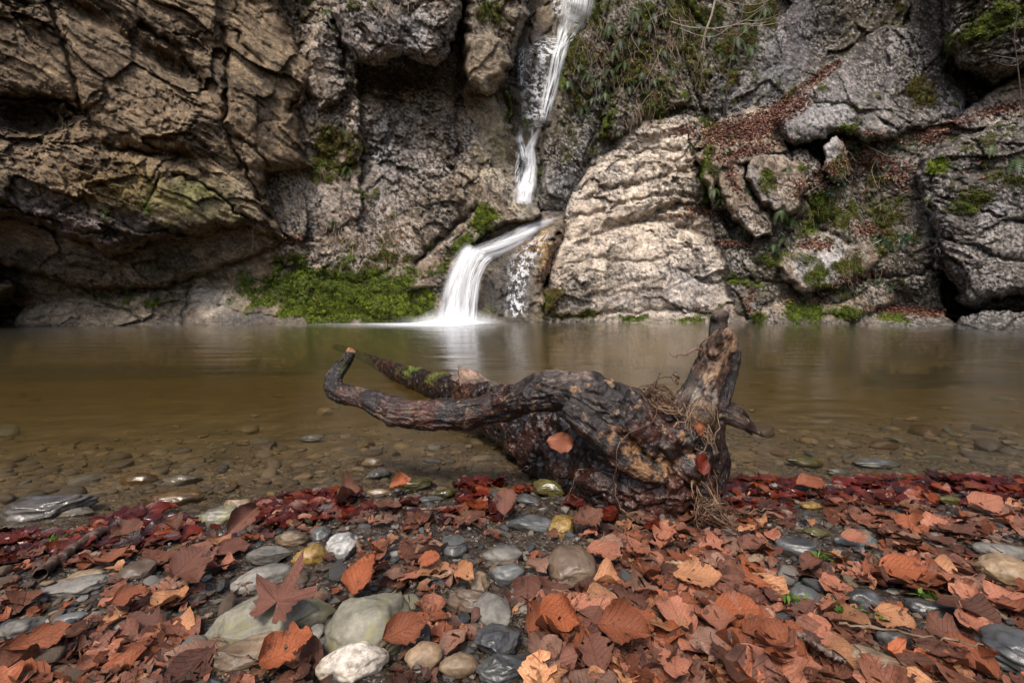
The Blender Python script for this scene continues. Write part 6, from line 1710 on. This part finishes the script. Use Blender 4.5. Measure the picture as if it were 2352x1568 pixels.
def grass_mesh(seed, n=60, L=.24, dry=.4, green=(.045, .105, .018)):
    rs = np.random.RandomState(seed); Q, C = [], []
    for k in range(n):
        isd = rs.rand() < dry
        az = rs.uniform(-1.7, 1.7); l = L * rs.uniform(.5, 1.1) ; up = rs.uniform(-.2, .3) if isd else rs.uniform(.2, 1.0)
        d = np.array([math.sin(az), -math.cos(az) * .7, 0]) * (.5 if isd else .8)
        side = np.array([math.cos(az), math.sin(az), 0]) * .0035
        p0 = np.array([rs.normal() * .02, 0, rs.normal() * .01]); prev = p0
        c = np.array((.24, .17, .08)) * rs.uniform(.5, 1.2) if isd else np.array(green) * rs.uniform(.6, 1.7)
        for i in range(4):
            t = (i + 1) / 4
            q = p0 + d * l * t * .8 + np.array([0, 0, l * (up * t - (1.1 if isd else .9) * t * t)])
            w0, w1 = 1 - (i / 4) ** 2, 1 - t ** 2
            Q.append([prev - side * w0, prev + side * w0, q + side * w1, q - side * w1]); C.append(c)
            prev = q
    return quads_mesh('grass_tuft', Q, C, M['plant'])
def ivy_mesh(seed, n=26, spread=.16):
    rs = np.random.RandomState(seed); V, F, C = [(-.002, .02, 0), (.002, .02, 0)], [], [np.array((.05, .04, .02))] * 2
    for k in range(n):
        p = np.array([rs.normal() * spread, -.02 - abs(rs.normal()) * .03, rs.normal() * spread * .45])
        s = rs.uniform(.018, .035); a = rs.rand() * 6.28
        u = np.array([math.cos(a), rs.normal() * .3, math.sin(a)]) * s; v = np.array([-math.sin(a), rs.normal() * .4 - .3, math.cos(a)]) * s
        c = np.array((.028, .075, .026)) * rs.uniform(.6, 1.6); o = len(V)
        V += [p - u * .9, p - u * .9 + v * .1, p - v, p + u, p + v]; C += [c] * 5
        F += [(o, o + 2, o + 3, o + 1), (o + 1, o + 3, o + 4, o + 4), (0, 1, o + 1, o)]
    F = np.array([f if f[2] != f[3] else (f[0], f[1], f[2], f[2]) for f in F])
    tri = np.concatenate([F[:, [0, 1, 2]], F[F[:, 2] != F[:, 3]][:, [0, 2, 3]]])
    me = make_mesh('leafy_plant', np.array(V), tri, False, np.array(C)); me.materials.append(M['plant'])
    return me
FERN = [fern_mesh(k, nf) for k, nf in enumerate((9, 7, 11, 6))]
GRASS = [grass_mesh(1, 70, .22, .5), grass_mesh(2, 50, .18, .25), grass_mesh(3, 60, .26, .6)]
IVY = [ivy_mesh(1), ivy_mesh(2, 18, .12), ivy_mesh(3, 34, .2)]
def put_plant(kind, name, x, y, sc, label, group=None, cat=None, seed=0):
    p, n = on_cliff(x, y)
    rs = random.Random(int(x * 13 + y))
    me = {'fern': FERN, 'grass': GRASS, 'ivy': IVY}[kind]
    o = bpy.data.objects.new(name, me[rs.randrange(len(me))]); COL.objects.link(o)
    o.location = p + n * .015
    o.rotation_euler = (rs.uniform(-.2, .2), rs.uniform(-.25, .25), math.atan2(n.x, -n.y) * .5 + rs.uniform(-.4, .4))
    o.scale = (sc, sc, sc)
    return tag(o, label, cat or {'fern': 'fern', 'grass': 'grass tuft', 'ivy': 'leafy plant'}[kind], group)
for x, y, s, lb in [(1876,345,1.15,'large hanging fern under the corner of the grey slab'), (1655,455,1.0,'fern drooping from the dark cleft left of the broad block'),
                    (1636,435,.8,'smaller fern at the top of the dark cleft beside the pale slab'), (1788,480,1.0,'fern spreading below the broad grey block'),
                    (1815,505,1.1,'fern hanging beside the bright moss cushion'), (1772,560,1.0,'fern hanging beside the bright moss cushion, lower of the two'),
                    (1800,545,.9,'small fern just above the large pointed boulder'), (2336,368,1.3,'fern at the right edge on top of the big boulder'),
                    (2270,335,.8,'faint fern on the slope left of the right edge fern'), (1712,430,.7,'small fern on the leaning grey block'),
                    (1805,388,.8,'single green fern on the face of the broad grey block'), (800,385,.9,'fern in the moss patch on the left cliff'),
                    (750,30,1.1,'fern hanging in the dark gully at the top left of the cliff'), (764,62,.8,'second fern lower in the dark gully at top left')]:
    put_plant('fern', 'fern', x, y, s, lb)
for k, (x, y, s) in enumerate([(1330,150,.9), (1350,175,1.0), (1378,185,1.1), (1385,215,1.0), (1362,225,.9), (1400,160,.9), (1420,300,.6), (1318,90,.8), (1345,60,.8), (1372,100,.8),
                               (1410,120,1.2), (1432,150,1.2), (1395,60,1.1), (1425,90,1.2), (1300,190,1.0), (1340,250,1.1), (1445,200,1.1), (1570,60,1.2), (1455,30,1.2), (1450,60,1.2), (1468,90,1.1), (1490,60,1.0), (1475,170,1.0), (1500,185,.9), (1520,120,.9), (1545,160,.8), (1500,30,1.0), (1530,20,1.0)]):
    put_plant('fern', 'fern', x, y, s, 'small fern on the steep overgrown rock just right of the upper waterfall', 'ferns right of the upper waterfall')
for k, (x, y, s) in enumerate([(1600,60,1.0), (1630,80,1.0), (1660,50,1.1), (1690,90,1.2), (1710,60,1.1), (1735,40,1.0), (1680,130,1.1), (1720,110,1.1), (1650,120,.9), (1620,140,.8), (1755,20,1.0), (1700,20,1.0)]):
    put_plant('fern', 'fern', x, y, s, 'fern hanging on the dark mossy wall behind the bare shrub', 'ferns behind the bare shrub')
for x, y, s, lb in [(764,512,1.25,'green and straw grass tuft on the pale rock above the mossy mound'), (738,388,1.1,'dark green grass tuft hanging below the rock notch'), (885,538,.8,'small grass tuft right of the straw coloured one on the left cliff'),
                    (792,300,.8,'thin grass tuft above the moss patch on the left cliff'), (1676,318,.8,'bright green grass tuft in the drift of brown leaves'), (1585,335,.8,'green grass tuft at the foot of the leaf drift'),
                    (1868,522,1.1,'bright green grass with dry roots above the large pointed boulder'), (1922,436,1.0,'upright green grass below the small pale block'), (888,432,.7,'small green tuft in the middle of the left cliff'),
                    (960,480,.6,'faint grass tuft left of the stream ridge'), (1640,560,.6,'grass fringe on the step of the limestone slab'), (1690,640,.8,'grass fringe low on the limestone slab'), (1530,485,.5,'little green tuft on the limestone slab'),
                    (575,632,.5,'tiny green plant on the ledge under the brown overhang'), (1650,700,.8,'green tuft on the small rounded boulder at the waterline'), (880,560,.6,'straw tuft low on the left cliff'),
                    (1500,350,.6,'tuft on the top of the pale limestone slab')]:
    put_plant('grass', 'grass_tuft', x, y, s, lb)
for x, y, s, lb in [(2040,556,1.1,'dark green leafy plant in the cleft left of the big boulder'), (2075,552,1.0,'trailing leafy plant at the right end of the same cleft'), (2000,550,.9,'leafy plant at the left end of the cleft above the pointed boulder'),
                    (2025,650,1.0,'dark leafy plant above the mossy shore rocks'), (1710,530,.8,'leafy plant at the foot of the leaning grey block'), (1930,410,.8,'leafy plant under the small pale block'),
                    (1975,345,.9,'leafy plant in the leaf drift under the grey wall'), (2060,335,.9,'small green leaves in the right part of the leaf drift'), (1670,352,.7,'pale leaves of a plant on the dark angular block'), (1950,540,.7,'light green leafy plant on the pointed boulder'),
                    (1480,195,.8,'leafy plant on the overgrown rock'), (575,640,.5,'small green leafy sprig on the low left ledge'), (1900,445,.8,'pale green leafy plant beside the bright moss')]:
    put_plant('ivy', 'leafy_plant', x, y, s, lb)
# straw, hanging roots and dry stems on the overgrown rock
def hanging(n, regs, seed, name, cols, L=(.12, .4)):
    rs = np.random.RandomState(seed); Q, C = [], []
    for k in range(n):
        cx, cy_, rx, ry = regs[rs.randint(len(regs))]
        x, y = cx + rs.normal() * rx * .6, cy_ + rs.normal() * ry * .6
        p, nn = on_cliff(x, y); p = np.array(p); nn = np.array(nn)
        l = rs.uniform(*L); d = np.array([rs.normal() * .35, -.25, -1.0]) ; prev = p + nn * .02
        w = rs.uniform(.0015, .0035); side = np.array([w, 0, 0]); out = np.array([0, -.1 * l, .06 * l])
        c = np.array(cols[rs.randint(len(cols))]) * rs.uniform(.6, 1.3)
        for i in range(4):
            q = prev + d * l / 4 + (out if i == 0 else rs.normal(size=3) * l * .04)
            Q.append([prev - side, prev + side, q + side, q - side]); C.append(c); prev = q
    o = link(name, quads_mesh(name, Q, C, M['plant']))
    return tag(o, kind='stuff')
OVER = [(1340,60,50,60), (1370,110,50,60), (1450,60,80,60), (1520,100,60,80), (1420,200,50,70), (1480,160,60,60), (1560,60,60,60), (1600,160,30,60), (1460,240,50,40)]
hanging(650, OVER, 3, 'dry_grass', [(.20,.12,.065), (.13,.075,.04), (.26,.18,.11), (.07,.05,.025)])
hanging(260, [(1960,370,50,40), (1890,500,40,40), (1870,550,20,30), (2000,420,50,40), (840,560,80,40), (770,540,40,20), (880,10,60,10), (2040,480,60,60), (1950,620,60,30)], 4, 'hanging_roots', [(.22,.15,.10), (.13,.09,.06)], (.08, .28))
# moss cushions: small tufts over the green parts of the rock
def moss_tufts(n):
    rs = np.random.RandomState(12)
    vis = (CL['y'] > -20) & (CL['y'] < 760) & (CL['x'] > -20) & (CL['x'] < 2372)
    w = np.where(vis, np.clip(CL['moss'] - .15, 0, 1) ** 1.5, 0)
    idx = rs.choice(len(w), n, p=w / w.sum())
    p = CL['p'][idx] + rs.normal(size=(n, 3)) * .012; nn = CL['n'][idx]; hue = np.clip(CL['hue'][idx] + rs.normal(size=n) * .2, 0, 1)[:, None]
    d = nn + rs.normal(size=(n, 3)) * .7 + np.array([0, 0, .15]); d /= np.linalg.norm(d, axis=1, keepdims=True)
    s = np.cross(d, rs.normal(size=(n, 3))); s /= np.linalg.norm(s, axis=1, keepdims=True)
    l = rs.uniform(.010, .030, (n, 1)); ww = rs.uniform(.004, .010, (n, 1))
    Q = np.stack([p - s * ww, p + s * ww, p + d * l + s * ww * .3, p + d * l - s * ww * .3], 1)
    ol = np.array((.085, .062, .014)); gr = np.array((.048, .080, .006)); br = np.array((.11, .145, .010))
    c = np.where(hue < .5, ol + (gr - ol) * hue * 2, gr + (br - gr) * (hue * 2 - 1)) * rs.uniform(.45, 1.5, (n, 1)) * np.clip(1 + 2.2 * fbm(p, .22, 3, 81), .35, 1.8)[:, None]
    bare = rs.rand(n) < .20; c[bare] = np.array((.09, .05, .02))
    tag(link('moss', quads_mesh('moss', Q, c, M['mosstuft'])), kind='stuff')
moss_tufts(95000)
# drifts of fallen leaves on the ledges
def drift(n, regs, seed=6):
    rs = np.random.RandomState(seed); Q, C = [], []
    tot = sum(r[5] for r in regs); pr = [r[5] / tot for r in regs]
    cols = [(.17,.060,.035), (.24,.095,.055), (.11,.038,.024), (.30,.155,.10), (.075,.03,.02)]
    for k in range(n):
        cx, cy_, rx, ry, an, _ = regs[rs.choice(len(regs), p=pr)]
        a = R(an); u, v = np.clip(rs.normal(), -2, 2) * rx * .5, np.clip(rs.normal(), -2, 2) * ry * .5
        x, y = cx + u * math.cos(a) - v * math.sin(a), cy_ + u * math.sin(a) + v * math.cos(a)
        if not (-30 < x < 2382 and -15 < y < 740): continue
        p, nn = on_cliff(x, y)
        if nn.z < rs.uniform(-.35, .35): continue
        p = np.array(p) + np.array(nn) * rs.uniform(.004, .02)
        s = rs.uniform(.018, .034)
        m = np.array(Matrix.Rotation(rs.rand() * 6.28, 3, 'Z')); nn2 = np.array(nn) + rs.normal(size=3) * .5 + np.array([0, -.1, .5]); nn2 /= np.linalg.norm(nn2)
        t1 = np.cross(nn2, m[0]); t1 /= np.linalg.norm(t1); t2 = np.cross(nn2, t1)
        k1 = nn2 * s * rs.uniform(.1, .5); c = np.array(cols[rs.randint(5)]) * rs.uniform(.7, 1.3)
        mid_a, mid_b = p - t1 * s, p + t1 * s
        Q.append([mid_a, mid_b, p + t1 * s * .3 + t2 * s * .6 + k1, p - t1 * s * .4 + t2 * s * .6 + k1]); C.append(c)
        Q.append([mid_b, mid_a, p - t1 * s * .4 - t2 * s * .6 + k1, p + t1 * s * .3 - t2 * s * .6 + k1]); C.append(c * .9)
    tag(link('leaf_drift', quads_mesh('leaf_drift', Q, C, M['plant'])), kind='stuff')
drift(11000, [(1690,300,110,34,-8,9), (1790,255,90,26,-28,5), (1880,175,60,12,-35,2), (1560,300,50,10,-15,1), (1720,345,110,12,-12,2), (2010,315,80,16,4,3), (2130,310,40,20,-10,1.5), (1990,370,60,26,10,3),
               (2060,400,40,40,0,1), (1900,400,30,40,20,1.5), (1680,400,14,60,-20,.8), (1620,485,50,8,10,1.2), (1560,495,60,6,0,.6), (1680,560,60,8,8,1.2), (1960,640,80,8,-18,2.2), (2070,712,90,10,2,2.4), (2150,720,50,8,0,1),
               (1870,560,40,14,0,1), (1990,530,40,20,20,1), (1480,190,70,90,-40,2.2), (1400,110,60,60,0,1), (1540,90,70,60,0,1), (1450,130,50,60,0,1), (2300,250,70,14,-15,1), (2190,290,40,20,-30,1), (670,550,30,8,20,.7),
               (1720,690,14,30,0,.4), (1250,620,10,40,30,.5), (1270,580,8,30,25,.4), (1220,560,30,30,-30,.25), (900,535,60,30,0,.25), (840,480,60,20,0,.2), (1610,708,20,6,0,.2), (1860,690,70,6,0,.6), (500,400,100,90,0,.08), (2250,380,60,30,0,.3), (1840,430,30,30,0,.6)])
# bare shrubs
def branch_path(p0, d, L, n, rs, bend=.25, grav=.0):
    pts = [np.array(p0, float)]; d = np.array(d, float) / np.linalg.norm(d)
    for i in range(n):
        d = d + rs.normal(size=3) * bend / n * 2 + np.array([0, 0, grav]) / n; d /= np.linalg.norm(d)
        pts.append(pts[-1] + d * L / n)
    return np.array(pts), d
def tube_obj(name, pts, r0, r1, mat, parent, n=18, ns=6):
    c = spline(pts, n); V, F = tube_bm(c, np.linspace(r0, r1, n), ns, False)
    return link(name, make_mesh(name, V, np.array(F)), M[mat], parent)
def twig_mat(name, col):
    t = NT(name); n = t.noise(30, 4, .6, t.n('NewGeometry').outputs['Position'])
    return t.surf(t.bsdf(i_Base_Color=t.mix(1, col, t.ramp(n, [(.3, .55), (.7, 1.5)]), 'MULTIPLY'), i_Roughness=.65))
M['twigdark'] = twig_mat('shrub_bark_dark', (.045, .028, .020)); M['twigpale'] = twig_mat('shrub_bark_pale', (.30, .23, .19))
def shrub(label, stems, seed, twigs, cat='shrub'):
    rs = np.random.RandomState(seed)
    root_ = empty('bare_shrub', (0, 0, 0), label, cat)
    for pts, r0, r1, mat in stems:
        w = np.array([P(a, b, d)[:] for a, b, d in pts])
        tube_obj('trunk' if r0 > .008 else 'branch', w, r0, r1, mat, root_, 26, 7)
    for (x, y, d, dx, dz, L, m, r) in twigs:
        p0 = P(x, y, d)
        pts, dd = branch_path(p0, (dx, rs.uniform(-.3, .1), dz), L, 6, rs, .5)
        b = tube_obj('branch', pts, r, r * .35, m, root_)
        for q in range(3):
            i = rs.randint(2, 6)
            p2, _ = branch_path(pts[i], (dx * .6 + rs.normal() * .5, rs.normal() * .3, dz * .6 + rs.normal() * .6), L * rs.uniform(.25, .5), 4, rs, .4)
            tube_obj('twig', p2, r * .45, r * .2, m, b, 10, 4)
    return root_
shrub('slender dark bare sapling growing out of the leaf drift in front of the grey wall', [
    ([(1662,268,8.3),(1668,220,8.2),(1674,160,8.15),(1690,90,8.1),(1708,20,8.05),(1716,-60,8.0)], .016, .009, 'twigdark'),
    ([(1664,262,8.3),(1680,200,8.25),(1692,170,8.2),(1700,130,8.2)], .006, .002, 'twigdark'),
    ([(1660,262,8.3),(1650,246,8.2),(1640,232,8.2)], .006, .002, 'twigdark'), ([(1668,262,8.3),(1690,246,8.2),(1715,238,8.2)], .006, .002, 'twigpale'),
    ([(1672,185,8.15),(1650,160,8.1),(1630,120,8.1)], .004, .002, 'twigpale')], 3,
    [(1690,90,8.1,.8,.4,.5,'twigpale',.005), (1700,50,8.08,.9,.2,.6,'twigpale',.005)])
shrub('tangle of pale bare branches reaching across the top of the overgrown rock', [
    ([(1612,110,8.1),(1622,70,8.0),(1636,30,7.95),(1652,-50,7.9)], .020, .017, 'twigpale'),
    ([(1540,50,7.8),(1580,62,7.8),(1640,66,7.8),(1700,56,7.8),(1740,60,7.8),(1790,52,7.8)], .010, .004, 'twigpale'),
    ([(1560,64,7.8),(1600,80,7.8),(1640,84,7.8),(1680,60,7.8),(1712,46,7.8),(1750,20,7.8)], .006, .003, 'twigpale'),
    ([(1640,0,7.8),(1680,16,7.8),(1720,30,7.8),(1760,8,7.8)], .005, .003, 'twigpale'), ([(1536,30,7.8),(1548,44,7.8),(1570,48,7.8),(1600,50,7.8)], .004, .002, 'twigpale'),
    ([(1650,-10,7.8),(1690,8,7.8),(1740,10,7.8),(1790,-10,7.8)], .005, .003, 'twigpale')], 5,
    [(1600,60,7.8,.8,-.2,.7,'twigpale',.004), (1640,66,7.8,.7,.3,.6,'twigpale',.004), (1700,56,7.8,.8,-.1,.5,'twigpale',.004), (1560,40,7.8,.2,-.9,.5,'twigpale',.004), (1620,90,8.0,-.3,-.8,.6,'twigpale',.004),
     (1530,30,7.9,-.6,-.4,.5,'twigpale',.004), (1480,10,8.2,.5,-.6,.6,'twigpale',.004), (1450,80,8.2,.3,-.8,.6,'twigpale',.004), (1520,110,8.3,-.3,-.9,.7,'twigpale',.004), (1500,210,8.4,-.4,-.7,.5,'twigpale',.004)])
shrub('thin bare sapling with budding twigs at the right edge above the big boulder', [
    ([(2346,245,6.6),(2342,190,6.6),(2335,130,6.6),(2330,80,6.6),(2338,20,6.6)], .010, .004, 'twigdark'),
    ([(2333,135,6.6),(2300,130,6.55),(2266,124,6.5)], .004, .0015, 'twigpale'), ([(2336,150,6.6),(2310,150,6.55),(2290,142,6.5)], .003, .0015, 'twigpale'),
    ([(2331,90,6.6),(2340,70,6.55),(2356,50,6.5)], .004, .002, 'twigdark')], 7, [(2338,150,6.6,.6,.6,.4,'twigdark',.003)])
for (pts, lb) in [([(1930,318),(1985,345),(2030,368)], 'thin bare branch lying across the upper right leaf drift'), ([(1905,415),(1860,440),(1835,455)], 'pale thin branch leaning left under the small pale block'),
                  ([(2010,555),(1975,575),(1950,585)], 'thin branch crossing the top of the pointed boulder'), ([(2000,372),(1990,400),(2005,440)], 'curved dry stem below the right leaf drift')]:
    w = np.array([np.array(on_cliff(a, b)[0]) + np.array([0, -.12, .03]) for a, b in pts])
    tag(tube_obj('dead_branch', w, .006, .003, 'twigpale', None), lb, 'branch')
# a strand of root dangling from the lip of the brown overhang, and bits of green on the shore
w = np.array([np.array(on_cliff(583, 528)[0]) + np.array([0, -.05, 0]), np.array(on_cliff(583, 528)[0]) + np.array([.01, -.06, -.15]), np.array(on_cliff(583, 528)[0]) + np.array([-.03, -.05, -.33])])
tag(tube_obj('hanging_root', w, .004, .002, 'twigpale', None), 'single pale root dangling from the lip of the brown overhang', 'root')
def sprig(x, y, lb, seed, n=16):
    rs = np.random.RandomState(seed); g = hit(x, y); Q, C = [], []
    for k in range(n):
        p = np.array([g.x + rs.normal() * .008, g.y + rs.normal() * .006, g.z + .022 + rs.rand() * .006]); s = rs.normal(size=3) * .004; t_ = rs.normal(size=3) * .002
        Q.append([p - s, p + t_, p + s, p - t_]); C.append(np.array((.10, .19, .02)) * rs.uniform(.5, 1.4))
    tag(link('moss_sprig', quads_mesh('moss_sprig', Q, C, M['plant'])), lb, 'moss')
sprig(2118, 1405, 'bright green moss strand beside the striped blue slate', 1, 26); sprig(1935, 1440, 'bright green moss bit between leaves at the right', 2); sprig(2020, 1470, 'green moss strand left of the tan heart shaped leaf', 3)
sprig(1880, 1312, 'tiny green moss bit near the grey blue stone', 4); sprig(130, 1262, 'small bright green leaf scrap near the peeling stick', 5, 10); sprig(1815, 1415, 'small green sprig in the gravel right of centre', 6)
